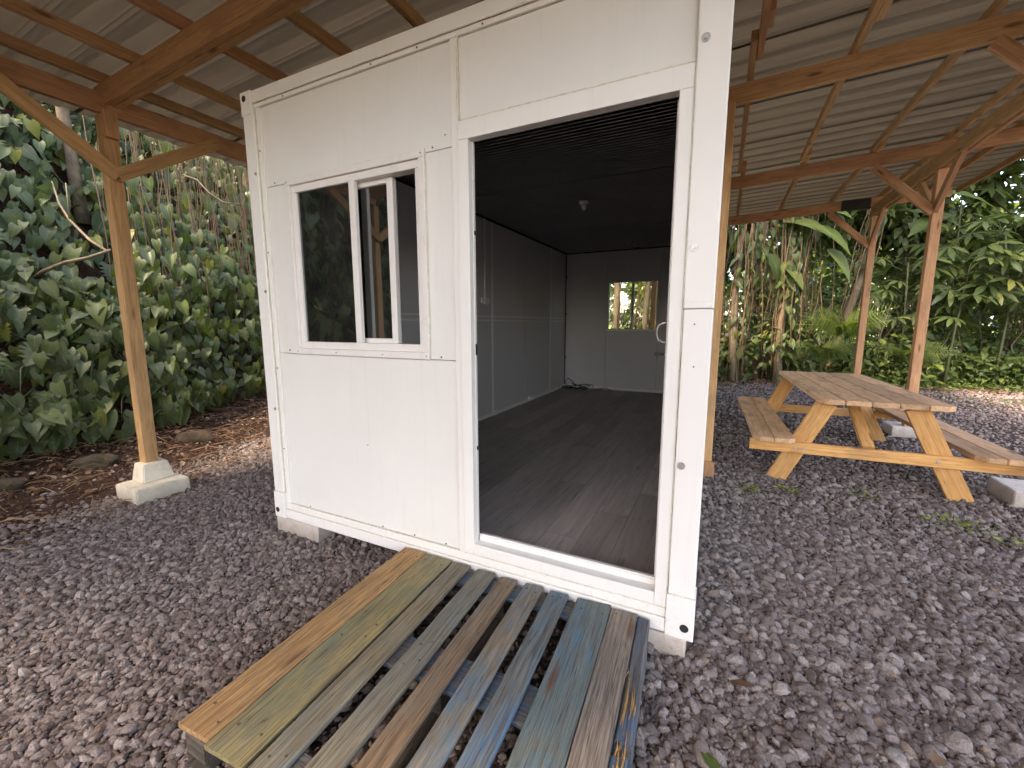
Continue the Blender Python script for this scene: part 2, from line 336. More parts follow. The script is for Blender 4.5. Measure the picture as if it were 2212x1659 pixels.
# ------------------------------------------------------------------ gravel (one object, instanced stones)
def view_uv(p):
    q = Vector(p) - CAM; z = q.dot(f_)
    return (q.dot(rr)/z if z > 0.05 else 99, q.dot(uu)/z if z > 0.05 else 99, z)
pts = []; 
def gravel_zone(x0, x1, y0, y1, step, smin, smax):
    for yy in np.arange(y0, y1, step):
        for xx in np.arange(x0, x1, step):
            x = xx+random.uniform(-.5,.5)*step; y = yy+random.uniform(-.5,.5)*step
            u, v_, z = view_uv((x, y, G))
            if z < 0.05 or abs(u) > 1.35 or v_ < -1.1: continue
            if 0.1 < x < 2.35 and 0.5 < y < 5.2: continue
            d = -x - 0.3*y + 0.5*mnoise.noise(Vector((x*2.2, y*2.2, 1)))
            dens = 1.0 - 0.96*smooth((d-1.25)/0.75)
            if bankx(y) - x > 0.1: continue
            if x > 2.45 and y > 2.1: dens *= 1-0.5*smooth((y-2.1)/1.2)*(0.7+0.6*mnoise.noise(Vector((x*1.5,y*1.5,9))))
            if 1.16 < x < 2.24 and -1.0 < y < 0.3: dens *= 0.25  # stones thinned under the pallet so its gaps look shaded
            if y-0.18*x > 8.3: dens *= max(0, 1-(y-0.18*x-8.3)/0.9)
            if random.random() > dens: continue
            s = smin + (smax-smin)*random.random()**2.6
            s *= 0.78 if x < 1.2 else 0.88
            if x > 2.3 and y < 3 and random.random() < .12: s *= 1.45
            pts.append((x, y, height(x, y), s))
gravel_zone(-2.7, 1.5, -1.5, 1.6, 0.0138, 0.0065, 0.026)
gravel_zone(1.5, 4.2, -1.5, 1.6, 0.0158, 0.0070, 0.026)
gravel_zone(2.3, 4.2, -1.5, 0.8, 0.014, 0.0040, 0.009)
gravel_zone(-3.6, 0.0, 1.6, 3.5, 0.028, 0.012, 0.026)
gravel_zone(2.36, 6.0, 1.6, 4.2, 0.0225, 0.009, 0.026)
gravel_zone(4.2, 6.0, -0.2, 1.6, 0.030, 0.012, 0.028)
gravel_zone(2.36, 9.0, 4.2, 9.8, 0.042, 0.015, 0.030)
pa = np.array(pts); N = len(pa)
print("stones", N)
me = bpy.data.meshes.new("gravel"); me.vertices.add(N)
co = pa[:, :3].copy(); co[:, 2] += pa[:, 3]*rng.uniform(-0.25, 0.55, N)
me.vertices.foreach_set("co", co.astype(np.float32).ravel())
def vattr(me, name, typ, arr, key):
    a = me.attributes.new(name, typ, 'POINT'); a.data.foreach_set(key, np.ascontiguousarray(arr, dtype=np.float32 if key != 'value' or typ == 'FLOAT' else np.int32).ravel())
scv = pa[:, 3:4]*np.stack([rng.uniform(0.8,1.45,N), rng.uniform(0.7,1.05,N), rng.uniform(0.45,0.8,N)], 1)
vattr(me, "sc", 'FLOAT_VECTOR', scv, 'vector')
vattr(me, "rt", 'FLOAT_VECTOR', np.stack([rng.normal(0,.45,N), rng.normal(0,.45,N), rng.uniform(0,6.28,N)], 1), 'vector')
vattr(me, "ix", 'INT', rng.integers(0, 7, N), 'value')
M_stone, n, l, b = newmat("lava_stone")
oi = n.new("ShaderNodeObjectInfo"); P = n.new("ShaderNodeTexCoord").outputs["Object"]
ge = n.new("ShaderNodeNewGeometry")
base = ramp(n, l, oi.outputs["Random"], [(0.0,(0.125,0.093,0.080)),(0.35,(0.190,0.150,0.134)),(0.6,(0.235,0.192,0.173)),(0.86,(0.285,0.240,0.215)),(0.96,(0.34,0.295,0.262)),(0.985,(0.21,0.135,0.10)),(1.0,(0.32,0.25,0.19))])
k = noise(n, l, ge.outputs["Position"], 170, 4, 0.7)
c = mixc(n, l, 0.8, base, ramp(n, l, k, [(0.32,(0.45,0.43,0.42)),(0.6,(1.1,1.1,1.1))]), 'MULTIPLY')
l.new(c, b.inputs["Base Color"]); b.inputs["Roughness"].default_value = 0.85; b.inputs["Specular IOR Level"].default_value = 0.3
bump(n, l, b, k, 0.7, 0.003)
ng = bpy.data.node_groups.new("gravel_nodes", 'GeometryNodeTree')
ng.interface.new_socket("Geometry", in_out='INPUT', socket_type='NodeSocketGeometry'); ng.interface.new_socket("Geometry", in_out='OUTPUT', socket_type='NodeSocketGeometry')
gn, gl_ = ng.nodes, ng.links; gi = gn.new("NodeGroupInput"); go = gn.new("NodeGroupOutput")
iop = gn.new("GeometryNodeInstanceOnPoints"); gti = gn.new("GeometryNodeGeometryToInstance")
for i in range(7):
    ico = gn.new("GeometryNodeMeshIcoSphere"); ico.inputs["Radius"].default_value = 1.0; ico.inputs["Subdivisions"].default_value = 3 if i < 3 else 2
    sp_ = gn.new("GeometryNodeSetPosition"); nz = gn.new("ShaderNodeTexNoise"); nz.noise_dimensions = '4D'
    nz.inputs["Scale"].default_value = 0.75+0.1*i; nz.inputs["Detail"].default_value = 3; nz.inputs["W"].default_value = 3.7*i+1
    sub = gn.new("ShaderNodeVectorMath"); sub.operation = 'SUBTRACT'; sub.inputs[1].default_value = (0.5,0.5,0.5)
    mul = gn.new("ShaderNodeVectorMath"); mul.operation = 'SCALE'; mul.inputs["Scale"].default_value = 1.5
    gl_.new(nz.outputs["Color"], sub.inputs[0]); gl_.new(sub.outputs[0], mul.inputs[0]); gl_.new(mul.outputs[0], sp_.inputs["Offset"])
    gl_.new(ico.outputs["Mesh"], sp_.inputs["Geometry"])
    sm_ = gn.new("GeometryNodeSetMaterial"); sm_.inputs["Material"].default_value = M_stone
    gl_.new(sp_.outputs[0], sm_.inputs[0]); gl_.new(sm_.outputs[0], gti.inputs[0])
def nattr(nm, dt):
    a = gn.new("GeometryNodeInputNamedAttribute"); a.data_type = dt; a.inputs["Name"].default_value = nm; return a.outputs["Attribute"]
gl_.new(gi.outputs[0], iop.inputs["Points"]); gl_.new(gti.outputs[0], iop.inputs["Instance"]); iop.inputs["Pick Instance"].default_value = True
gl_.new(nattr("ix", 'INT'), iop.inputs["Instance Index"]); gl_.new(nattr("rt", 'FLOAT_VECTOR'), iop.inputs["Rotation"]); gl_.new(nattr("sc", 'FLOAT_VECTOR'), iop.inputs["Scale"])
gl_.new(iop.outputs[0], go.inputs[0])
gr = mobj("gravel", me, None, None, M_stone); md = gr.modifiers.new("stones", 'NODES'); md.node_group = ng
tag(gr, "grey and reddish lava rock gravel covering the yard", "gravel", None, 'stuff')

# ------------------------------------------------------------------ pole-built shelter
SL = 0.045
def rz(x): return 2.90 + SL*(x-2.43)            # rafter underside
ROOF0, ROOF1, RX0, RX1 = -2.70, 7.42, -2.29, 5.63
shel = empty("open_shelter", (1.4, 2.3, G), "open timber shelter with a corrugated metal roof over the white cabin", "shelter")
RY = [-2.38, 0.02, 2.36, 4.74, 7.0]
PX_L, PX_R = -1.497, 4.50
for i, y in enumerate(RY):
    # left posts
    if y < 3: 
        plank("post", (PX_L, y-0.037, 0.14), (PX_L, y-0.037, 2.655), 0.088, 0.088, M_fir, shel, side=(1,0,0), seg=3)
    else: plank("post", (PX_L, y-0.037, 0.14), (PX_L, y-0.037, 2.655), 0.088, 0.088, M_fir, shel, side=(1,0,0))
    plank("post", (PX_R, y, 0.02), (PX_R, y, 2.845), 0.088, 0.088, M_fir2, shel, side=(1,0,0))
    # rafters: front one doubled
    x0, x1 = -1.57, 5.35
    hh = 0.14
    def raf(yc, wd, a=x0, bb=x1, mt=None): plank("rafter", (a, yc, rz(a)+hh/2), (bb, yc, rz(bb)+hh/2), wd, hh, mt or random.choice((M_fir, M_fir2)), shel, side=(0,1,0), seg=4, warp=0.002)
    if i == 1: raf(y-0.030, 0.045, mt=M_fir); raf(y+0.018, 0.045, mt=M_fir); 
    else: raf(y+0.0, 0.042)
    if i == 1:
        plank("cleat", (PX_L+0.066, y-0.04, 2.50), (PX_L+0.066, y-0.04, 2.68), 0.075, 0.04, M_fir2, shel, side=(0,1,0))
# mid posts (against the cabin side and behind the cabin)
plank("post", (2.432, 2.31, -0.02), (2.432, 2.31, 2.885), 0.088, 0.088, M_fir, shel, side=(1,0,0))
plank("post_block", (2.45, 2.24, -0.09), (2.45, 2.24, 0.04), 0.10, 0.035, M_fir2, shel, side=(1,0,0))
plank("post", (1.28, 6.93, 0.0), (1.28, 6.93, 2.85), 0.088, 0.088, M_fir2, shel, side=(1,0,0))
# eave beams along y, in lengths between posts
for a, b_ in zip(RY, RY[1:]):
    plank("eave_beam", (-1.476, a-0.04+0.001, 2.730), (-1.476, b_-0.04-0.001, 2.730), 0.042, 0.135, M_fir2, shel, side=(1,0,0), seg=3, warp=0.003)
    plank("eave_beam", (4.462, a+0.001, 2.918), (4.462, b_-0.001, 2.918), 0.040, 0.14, M_fir, shel, side=(1,0,0), seg=3, warp=0.003)
    plank("eave_beam", (4.520, a+0.001, 2.918), (4.520, b_-0.001, 2.918), 0.040, 0.14, M_fir2, shel, side=(1,0,0), seg=3, warp=0.003)
# knee braces
def brace(p, q, side, mat): plank("brace", p, q, 0.042, 0.088, mat, shel, side=side)
for y in (RY[0], RY[1], RY[2]):
    yc = y-0.037
    brace((-1.431, yc-0.004, 2.255), (-1.431, yc+0.70, 2.71), (1,0,0), M_fir)
    brace((-1.4345, yc+0.004, 2.255), (-1.4345, yc-0.60, 2.70), (1,0,0), M_fir)
for y in RY:
    if y > 0.5:
        brace((4.475, y-0.03, 2.42), (4.475, y-0.53, 2.89), (1,0,0), M_fir2)
    if y > 3 and y < 6: brace((4.4785, y+0.03, 2.42), (4.4785, y+0.53, 2.89), (1,0,0), M_fir)
    brace((4.46, y-0.045, 2.40), (3.90, y-0.045, 2.95), (0,1,0), M_fir2)
# purlins (lapped lengths along y)
for px_ in (-1.50, -1.07, -0.46, 0.13, 0.72, 1.33, 1.95, 2.58, 3.22, 3.90, 4.55, 5.10, 5.56):
    cuts = [ROOF0+0.05, -0.62+random.uniform(-.3,.3), 1.9+random.uniform(-.25,.25), 4.75+random.uniform(-.3,.3), ROOF1-0.04]
    for k_, (a, b_) in enumerate(zip(cuts, cuts[1:])):
        dx = 0.026 if k_ % 2 else -0.018
        zc = rz(px_)+0.14+0.035
        plank("purlin", (px_+dx, a-0.12, zc), (px_+dx, b_+0.12, zc), 0.042, 0.068, random.choice((M_fir, M_fir2, M_fir)), shel, side=(1,0,0), seg=3, warp=0.004)
    if px_ > 1 and random.random() < .6:
        plank("purlin_block", (px_+0.06, 1.55, zc-0.01), (px_+0.06, 1.72, zc-0.01), 0.035, 0.06, M_fir2, shel, side=(1,0,0))
# corrugated sheets: ribs run along x, each sheet about 0.93 wide
def sheet_profile(wd):
    pr = [(0, 0)]; y = 0.0
    while y < wd-0.02:
        pr += [(y+0.150, 0), (y+0.176, 0.0095), (y+0.208, 0.0095), (y+0.233, 0)]
        if False: pass
        y += 0.233
    return pr
y = ROOF0
while y < ROOF1-0.1:
    wd = min(0.932, ROOF1-y); pr = sheet_profile(wd)
    bm = bmesh.new(); A = []; zt = 0.2085
    for X in (RX0+random.uniform(-.01,.01), 1.9, RX1+random.uniform(-.01,.01)):
        A.append([bm.verts.new((X, y+a+ (0.03 if i == len(pr)-1 else 0), rz(X)+zt+bz+0.001*(int(y/0.93)%2))) for i, (a, bz) in enumerate(pr)])
    top = []
    for a, b_ in zip(A, A[1:]):
        for i in range(len(pr)-1): top.append(bm.faces.new((a[i], b_[i], b_[i+1], a[i+1])))
    r = bmesh.ops.solidify(bm, geom=top, thickness=0.0012)
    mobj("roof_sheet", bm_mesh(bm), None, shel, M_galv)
    y += 0.932
box("rafter_sleeve", 4.06, 4.43, RY[4]-0.030, RY[4]+0.030, rz(4.25)-0.012, rz(4.25)+0.142, M_black, shel)
# nail-plate / sticker seen on a purlin
box("bracket", 2.625, 2.632, 1.62, 1.70, rz(2.6)+0.145, rz(2.6)+0.185, M_white, shel)
# pier footings (own things)
def footing(x, y, label, first=[None]):
    bm = bmesh.new()
    def frustum(a, b2, z0, z1):
        (x0,x1,y0,y1), (X0,X1,Y0,Y1) = a, b2
        vs = [bm.verts.new(p) for p in ((x0,y0,z0),(x1,y0,z0),(x1,y1,z0),(x0,y1,z0),(X0,Y0,z1),(X1,Y0,z1),(X1,Y1,z1),(X0,Y1,z1))]
        for q in ((0,3,2,1),(4,5,6,7),(0,1,5,4),(1,2,6,5),(2,3,7,6),(3,0,4,7)): bm.faces.new([vs[i] for i in q])
    frustum((-0.075,0.247,-0.185,0.165), (-0.070,0.240,-0.180,0.160), -0.05, 0.110)
    frustum((-0.060,0.120,-0.085,0.125), (-0.050,0.092,-0.060,0.100), 0.108, 0.245)
    bmesh.ops.bevel(bm, geom=list(bm.edges), offset=0.007, segments=2, affect='EDGES')
    bmesh.ops.subdivide_edges(bm, edges=[e for e in bm.edges if e.calc_length() > 0.05], cuts=3, use_grid_fill=True)
    for v_ in bm.verts: v_.co += Vector(mnoise.noise_vector(v_.co*14+Vector((x,y,0))))*0.004
    o = mobj("concrete_footing", bm_mesh(bm), T(x, y, G), None, M_conc)
    tag(o, label, "footing", "concrete pier footings under the shelter posts"); return o
footing(PX_L, RY[1]-0.055, "stepped concrete footing under the orange post left of the white cabin")
def slabfoot(y, label, x=PX_R, dx=0.14, h=0.12):
    bm = bmesh.new(); bm_box(bm, -dx, 0.2, -0.17, 0.17, -0.05, h, 0.008)
    tag(mobj("concrete_footing", bm_mesh(bm), T(x, y, G), None, M_conc2), label, "footing", "concrete pier footings under the shelter posts")
slabfoot(RY[3]+0.05, "pale concrete footing seen between the far legs of the picnic table", dx=0.17)
slabfoot(RY[2]+0.36, "concrete footing at the right edge beside the near bench end", dx=0.06)
for yy in (RY[4],): slabfoot(yy, "concrete footing of the farthest right post behind the tabletop")
for yy in (RY[0],): slabfoot(yy, "concrete footing of the front right post beside the camera")
for yy in (RY[0],): footing(PX_L, yy+0.02, "stepped concrete footing of the front left post")
footing(PX_L, RY[2]+0.02, "stepped concrete footing hidden left of the cabin side")

# ------------------------------------------------------------------ white container cabin
W_, H_, D_ = 2.457, 2.48, 5.42
cab = empty("container_cabin", (1.23, 0, 0), "white metal container cabin with open doorway and sliding window", "cabin")
def part(name, *a, **k): return box(name, *a, parent=cab, **k)
IN = 0.060    # wall thickness
# corner posts
part("corner_post", 0.002, 0.092, -0.001, 0.09, 0.165, 2.365, M_white, bev=0.003)
part("corner_post", 2.362, W_, -0.001, 0.09, 0.171, 1.262, M_white, bev=0.003)
part("corner_post", 2.360, W_+0.001, -0.003, 0.09, 1.264, 2.33, M_white, bev=0.003)
part("corner_post", 0.002, 0.092, D_-0.09, D_, 0.165, 2.365, M_white); part("corner_post", 2.362, W_, D_-0.09, D_, 0.171, 2.33, M_white)
part("post_strap", 2.363, W_-0.006, -0.0055, -0.0032, 1.266, 1.288, M_white)
part("post_strap", 0.004, 0.088, -0.004, -0.0012, 1.24, 1.262, M_white)
# corner castings with round lifting holes
def casting(x0, x1, z0, z1, hx, hz, y0=-0.007):
    o = part("corner_casting", x0, x1, y0, 0.095, z0, z1, M_white, bev=0.003)
    bm = bmesh.new(); bm_disc(bm, (hx, y0+0.004, hz), (0,-1,0), 0.0165, 0.0052, 16)
    mobj("casting_hole", bm_mesh(bm), None, o, M_hole)
casting(-0.003, 0.086, 2.362, 2.483, 0.030, 2.447); casting(-0.003, 0.094, -0.003, 0.163, 0.026, 0.045)
casting(2.357, W_+0.004, -0.005, 0.170, 2.427, 0.045); casting(2.357, W_+0.004, 2.33, 2.483, 2.43, 2.44)
# base and top beams (stepped profile)
part("bottom_beam", 0.095, 2.356, 0.000, 0.09, 0.0, 0.058, M_white); part("bottom_beam_lip", 0.095, 2.356, 0.008, 0.09, 0.059, 0.096, M_white)
part("top_beam", 0.087, 2.356, 0.000, 0.09, 2.418, 2.479, M_white); part("top_beam_lip", 0.087, 2.356, 0.010, 0.09, 2.395, 2.417, M_white)
for x0, x1 in ((0.002, 0.06), (2.35, 2.398)):
    part("side_beam", x0, x1, 0.096, D_-0.091, 0.0, 0.12, M_white); part("side_beam", x0, x1, 0.096, D_-0.091, 2.38, 2.479, M_white)
part("bottom_beam", 0.095, 2.356, D_-0.09, D_, 0.0, 0.12, M_white); part("top_beam", 0.095, 2.356, D_-0.09, D_, 2.38, 2.479, M_white)
# side walls in sandwich panels
yy = 0.10
while yy < D_-0.12:
    y2 = min(yy+0.95, D_-0.092)
    part("side_panel", 0.030, 0.085, yy, y2-0.003, 0.121, 2.379, M_panel); part("side_panel", 2.345, 2.392, yy, y2-0.003, 0.121, 2.379, M_panel)
    yy = y2
# front wall panels with joints
FY0, FY1 = 0.022, 0.075
part("wall_panel", 0.130, 1.388, FY0, FY1, 1.977, 2.394, M_panel); part("wall_panel", 0.130, 1.388, FY0, FY1, 0.098, 1.039, M_panel)
part("wall_panel", 0.130, 0.302, FY0, FY1, 1.042, 1.974, M_panel); part("wall_panel", 1.232, 1.388, FY0, FY1, 1.042, 1.974, M_panel)
part("wall_panel", 1.423, 2.358, FY0, FY1, 2.066, 2.394, M_panel)
part("wall_trim", 0.094, 0.129, 0.012, 0.075, 0.098, 2.394, M_white); part("wall_trim", 1.389, 1.422, 0.010, 0.050, 0.098, 2.394, M_white)
# sealant beads: rough wavering tubes
def bead(p, q, r=0.0035, amp=0.0012):
    p, q = Vector(p), Vector(q); k = max(4, int((q-p).length/0.02)); bm = bmesh.new(); P_ = []; RR = []
    for i in range(k+1):
        t = i/k; a = p.lerp(q, t); nz_ = mnoise.noise_vector(a*23)*amp*2; P_.append(a+Vector(nz_)); RR.append(r*(0.75+0.7*abs(mnoise.noise(a*31))))
    bm_tube(bm, P_, RR, 5); mobj("sealant_bead", bm_mesh(bm), None, cab, M_seal, True)
bead((0.094, 0.007, 0.17), (0.094, 0.007, 2.39)); bead((1.3885, 0.016, 0.11), (1.3885, 0.016, 2.39), 0.002); bead((1.424, 0.012, 1.98), (1.424, 0.012, 2.40), 0.0055, 0.002)
bead((0.09, 0.003, 2.4175), (2.355, 0.003, 2.4175), 0.0035); bead((0.13, 0.018, 2.396), (1.388, 0.018, 2.396), 0.0025); bead((1.425, 0.018, 2.396), (2.355, 0.018, 2.396), 0.0025)
bead((1.425, 0.016, 2.068), (2.358, 0.016, 2.068), 0.0045); bead((0.10, 0.003, 0.0585), (2.355, 0.003, 0.0585), 0.003); bead((0.10, 0.012, 0.097), (2.355, 0.012, 0.097), 0.004)
bead((2.3590, -0.002, 0.18), (2.3590, -0.002, 2.32), 0.002); bead((2.36, -0.0045, 0.172), (2.455, -0.0045, 0.172), 0.0035, 0.0015); bead((1.2405, 0.010, 1.05), (1.2405, 0.010, 1.985), 0.0035)
bead((0.30, 0.016, 1.989), (1.24, 0.016, 1.989), 0.0035, 0.002)
# window
win = part("window", 0.30, 1.24, 0.004, 0.045, 1.955, 1.988, M_upvc)         # outer trim, top
WY = (0.004, 0.045)
box("window_trim", 0.30, 1.24, *WY, 1.042, 1.075, M_upvc, win); box("window_trim", 0.30, 0.333, *WY, 1.0755, 1.9545, M_upvc, win); box("window_trim", 1.207, 1.24, *WY, 1.0755, 1.9545, M_upvc, win)
box("inner_frame", 0.3335, 1.2065, 0.018, 0.075, 1.918, 1.9545, M_upvc, win); box("inner_frame", 0.3335, 1.2065, 0.018, 0.075, 1.0755, 1.112, M_upvc, win)
box("inner_frame", 0.3335, 0.366, 0.018, 0.075, 1.1125, 1.9175, M_upvc, win); box("inner_frame", 1.178, 1.2065, 0.018, 0.075, 1.1125, 1.9175, M_upvc, win)
box("mullion", 0.760, 0.800, 0.016, 0.040, 1.1125, 1.9175, M_upvc, win)
for a, b_ in ((0.552, 0.594), (0.972, 1.010)):
    box("sash_stile", a, b_, 0.055, 0.085, 1.1125, 1.9175, M_upvc, win)
box("sash_rail", 0.5945, 0.9715, 0.055, 0.085, 1.8935, 1.9175, M_upvc, win); box("sash_rail", 0.5945, 0.9715, 0.055, 0.085, 1.1125, 1.1365, M_upvc, win)
box("pane", 0.3665, 0.7595, 0.030, 0.033, 1.113, 1.917, M_glass, win, bev=0); box("pane", 0.595, 0.971, 0.068, 0.071, 1.137, 1.893, M_glass, win, bev=0)
# door frame
dfm = part("door_frame", 1.423, 2.357, 0.002, 0.048, 1.987, 2.062, M_white)
box("jamb", 1.423, 1.477, 0.002, 0.048, 0.105, 1.9865, M_white, dfm); box("jamb", 2.311, 2.357, 0.002, 0.060, 0.105, 1.9865, M_white, dfm)
box("jamb_stop", 1.4775, 1.482, 0.030, 0.048, 0.187, 1.9865, M_white, dfm); box("jamb_stop", 2.300, 2.3105, 0.060, 0.085, 0.187, 1.9865, M_white, dfm)
box("threshold", 1.4775, 2.3105, 0.002, 0.050, 0.105, 0.158, M_white, dfm); box("threshold", 1.4775, 2.3105, 0.051, 0.085, 0.105, 0.182, M_white, dfm)
box("threshold", 1.4775, 2.3105, 0.0525, 0.060, 0.1825, 0.190, M_white, dfm)
for z_ in (0.62, 1.07, 1.60): box("strike_plate" if 0.9 < z_ < 1.2 else "hinge_bolt", 1.4823, 1.4840, 0.032, 0.046, z_, z_+(0.05 if 0.9 < z_ < 1.2 else 0.018), M_black, dfm, bev=0)
# open door leaf folded inwards against the right wall
dr = plank("door_leaf", (2.318, 0.092, 1.0875), (2.256, 0.925, 1.0875), 0.036, 1.785, M_inwall, cab, side=(1,0,0))
bm = bmesh.new(); hx = 2.246; cy = 0.80
bm_tube(bm, [(hx, cy, 1.215), (hx-0.045, cy, 1.215), (hx-0.066, cy, 1.203), (hx-0.075, cy, 1.18), (hx-0.075, cy, 1.145), (hx-0.066, cy, 1.122), (hx-0.045, cy, 1.110), (hx, cy, 1.110)], 0.0085, 10)
mobj("handle", bm_mesh(bm), None, dr, M_bright, True)
bm = bmesh.new(); bm_tube(bm, [(hx, cy, 1.045), (hx-0.03, cy, 1.045)], 0.014, 12); mobj("lock_cylinder", bm_mesh(bm), None, dr, M_bright)
bm = bmesh.new(); bm_box(bm, hx-0.085, hx-0.031, cy-0.003, cy+0.003, 1.040, 1.052, 0.001); mobj("key", bm_mesh(bm), None, dr, M_black)
# bolts and screws
def bolt(x, z, y=-0.004, R_=0.0165):
    bm = bmesh.new(); bm_disc(bm, (x, y, z), (0,-1,0), R_, 0.003, 18); bm_disc(bm, (x, y-0.003, z), (0,-1,0), R_*0.5, 0.005, 6)
    mobj("bolt", bm_mesh(bm), None, cab, M_steel)
for z_ in (2.123, 1.471, 0.691): bolt(2.383, z_, -0.0025 if z_ < 1.2 else -0.0035, 0.014)
for z_ in (2.05, 1.40, 0.70): bolt(0.075, z_, -0.001, 0.009)
def screw(x, z, y=0.021, r=0.0042):
    bm = bmesh.new(); bm_disc(bm, (x, y, z), (0,-1,0), r, 0.0025, 7); mobj("screw", bm_mesh(bm), None, cab, M_screw)
for x in (0.33, 0.95, 1.22): screw(x, 2.404, 0.0095)
for x in (1.55, 1.95, 2.2): screw(x, 2.404, 0.0095)
for z_ in (2.17, 1.62, 0.95, 0.45): screw(0.108, z_, 0.0115)
for p in ((0.20,1.99),(1.28,1.99),(0.22,1.06),(1.30,1.055)): screw(*p)
for p in ((0.315,1.972),(1.225,1.972),(0.315,1.058),(1.225,1.058),(0.62,1.058),(0.95,1.058)): screw(*p, y=0.0035, r=0.003)
for x in (0.30, 0.88, 1.10, 1.30): screw(x, 0.108, 0.0215)
for p in ((1.35,2.03),(0.80,0.56)): screw(*p, r=0.003)
for p in ((2.40,1.21),(2.405,1.06)): screw(*p, y=-0.0012, r=0.003)
# interior
FZ = 0.128
M_floor = wood("dark_vinyl_plank", (0.46,0.41,0.375), (0.33,0.285,0.26), knots=(0.20,0.17,0.15), rough=0.42, dirt=0.4, dirtc=(0.27,0.23,0.21), grain=0.45, bumpk=0.03)
part("subfloor", 0.095, 2.34, 0.092, D_-0.10, 0.060, 0.1195, M_inwall)
x = 0.10; col = 0
while x < 2.33:
    x2 = min(x+0.18, 2.338); y = 0.093 - (0.0 if col % 3 == 0 else 0.0); k_ = 0; off = (col*0.37) % 1.1
    y_ = 0.093; y2 = 0.093+0.2+off
    while y_ < D_-0.12:
        y2 = min(y2, D_-0.105)
        plank("floor_plank", ((x+x2)/2, y_+0.0006, FZ-0.004), ((x+x2)/2, y2-0.0006, FZ-0.004), (x2-x)-0.0012, 0.008, M_floor, cab, side=(-1,0,0), bev=0.0012)
        y_ = y2; y2 += 1.22
    x = x2; col += 1
for (a, b_) in ((0.10, 0.91), (0.91, 1.76), (1.76, 2.70), (2.70, 3.62), (3.62, 4.55), (4.55, 5.25)):
    for (z0, z1) in ((0.13, 1.255), (1.259, 2.355)):
        part("interior_panel", 0.087, 0.098, a+0.0015, b_-0.0015, z0, z1, M_inwall)
for y_ in (0.91, 2.70, 4.55): part("seam_strip", 0.099, 0.104, y_-0.022, y_+0.022, 0.17, 2.35, M_intrim)
part("seam_strip", 0.099, 0.103, 0.10, 5.24, 1.285, 1.300, M_intrim); part("seam_strip", 0.099, 0.103, 0.10, 5.24, 1.238, 1.252, M_intrim)
# back wall with window
BY = 5.25
part("back_panel", 0.105, 0.795, BY, BY+0.05, 0.13, 2.36, M_inwall); part("back_panel", 1.605, 2.34, BY, BY+0.05, 0.13, 2.36, M_inwall)
part("back_panel", 0.798, 1.602, BY, BY+0.05, 0.13, 1.085, M_inwall); part("back_panel", 0.798, 1.602, BY, BY+0.05, 1.885, 2.36, M_inwall)
bw = part("back_window", 0.799, 1.601, BY-0.012, BY+0.05, 1.850, 1.884, M_inwall)
box("window_frame", 0.799, 1.601, BY-0.012, BY+0.05, 1.086, 1.118, M_intrim, bw); box("window_frame", 0.799, 0.828, BY-0.012, BY+0.05, 1.119, 1.849, M_inwall, bw); box("window_frame", 1.572, 1.601, BY-0.012, BY+0.05, 1.119, 1.849, M_inwall, bw)
box("mullion", 1.183, 1.222, BY-0.012, BY+0.03, 1.119, 1.849, M_inwall, bw)
M_clear, n, l, b = newmat("clear_pane"); tp = n.new("ShaderNodeBsdfTransparent"); tp.inputs[0].default_value = (0.85,0.87,0.85,1); gl2 = n.new("ShaderNodeBsdfGlossy"); gl2.inputs["Roughness"].default_value = 0.02
ms = n.new("ShaderNodeMixShader"); ms.inputs[0].default_value = 0.06; l.new(tp.outputs[0], ms.inputs[1]); l.new(gl2.outputs[0], ms.inputs[2]); l.new(ms.outputs[0], n["Material Output"].inputs[0])
box("pane", 0.829, 1.182, BY+0.020, BY+0.023, 1.119, 1.849, M_clear, bw, bev=0); box("pane", 1.223, 1.571, BY+0.020, BY+0.023, 1.119, 1.849, M_clear, bw, bev=0)
part("baseboard", 0.105, 2.34, BY-0.012, BY-0.001, FZ+0.001, FZ+0.045, M_intrim); part("baseboard", 0.099, 0.112, 0.10, BY-0.013, FZ+0.001, FZ+0.040, M_intrim)
part("cable_trunking", 0.1125, 0.128, 2.6, BY-0.013, FZ+0.004, FZ+0.030, M_intrim)
for y_ in (2.68, 3.72): part("trunking_joint", 0.099, 0.133, y_, y_+0.09, FZ+0.004, FZ+0.062, M_intrim)
part("corner_trim", 0.099, 0.112, BY-0.022, BY-0.0125, 0.18, 2.34, M_hole)
for z_ in (0.62, 1.35, 1.95): part("trim_clip", 0.112, 0.128, BY-0.035, BY-0.023, z_, z_+0.03, M_hole)
part("ceiling_trim", 0.099, 0.118, 0.10, BY-0.013, 2.335, 2.352, M_hole); part("ceiling_trim", 0.119, 2.34, BY-0.018, BY-0.001, 2.335, 2.352, M_hole)
part("conduit", 0.104, 0.122, 2.500, 2.518, 1.50, 2.335, M_intrim); ob = part("outlet_box", 0.104, 0.135, 2.47, 2.55, 1.42, 1.50, M_intrim)
box("outlet_plate", 0.104, 0.120, 2.430, 2.4695, 1.435, 1.49, M_intrim, ob); box("outlet_plate", 0.104, 0.120, 2.5505, 2.61, 1.435, 1.49, M_intrim, ob)
part("interior_panel", 2.334, 2.343, 0.10, 5.24, 0.13, 2.355, M_inwall)
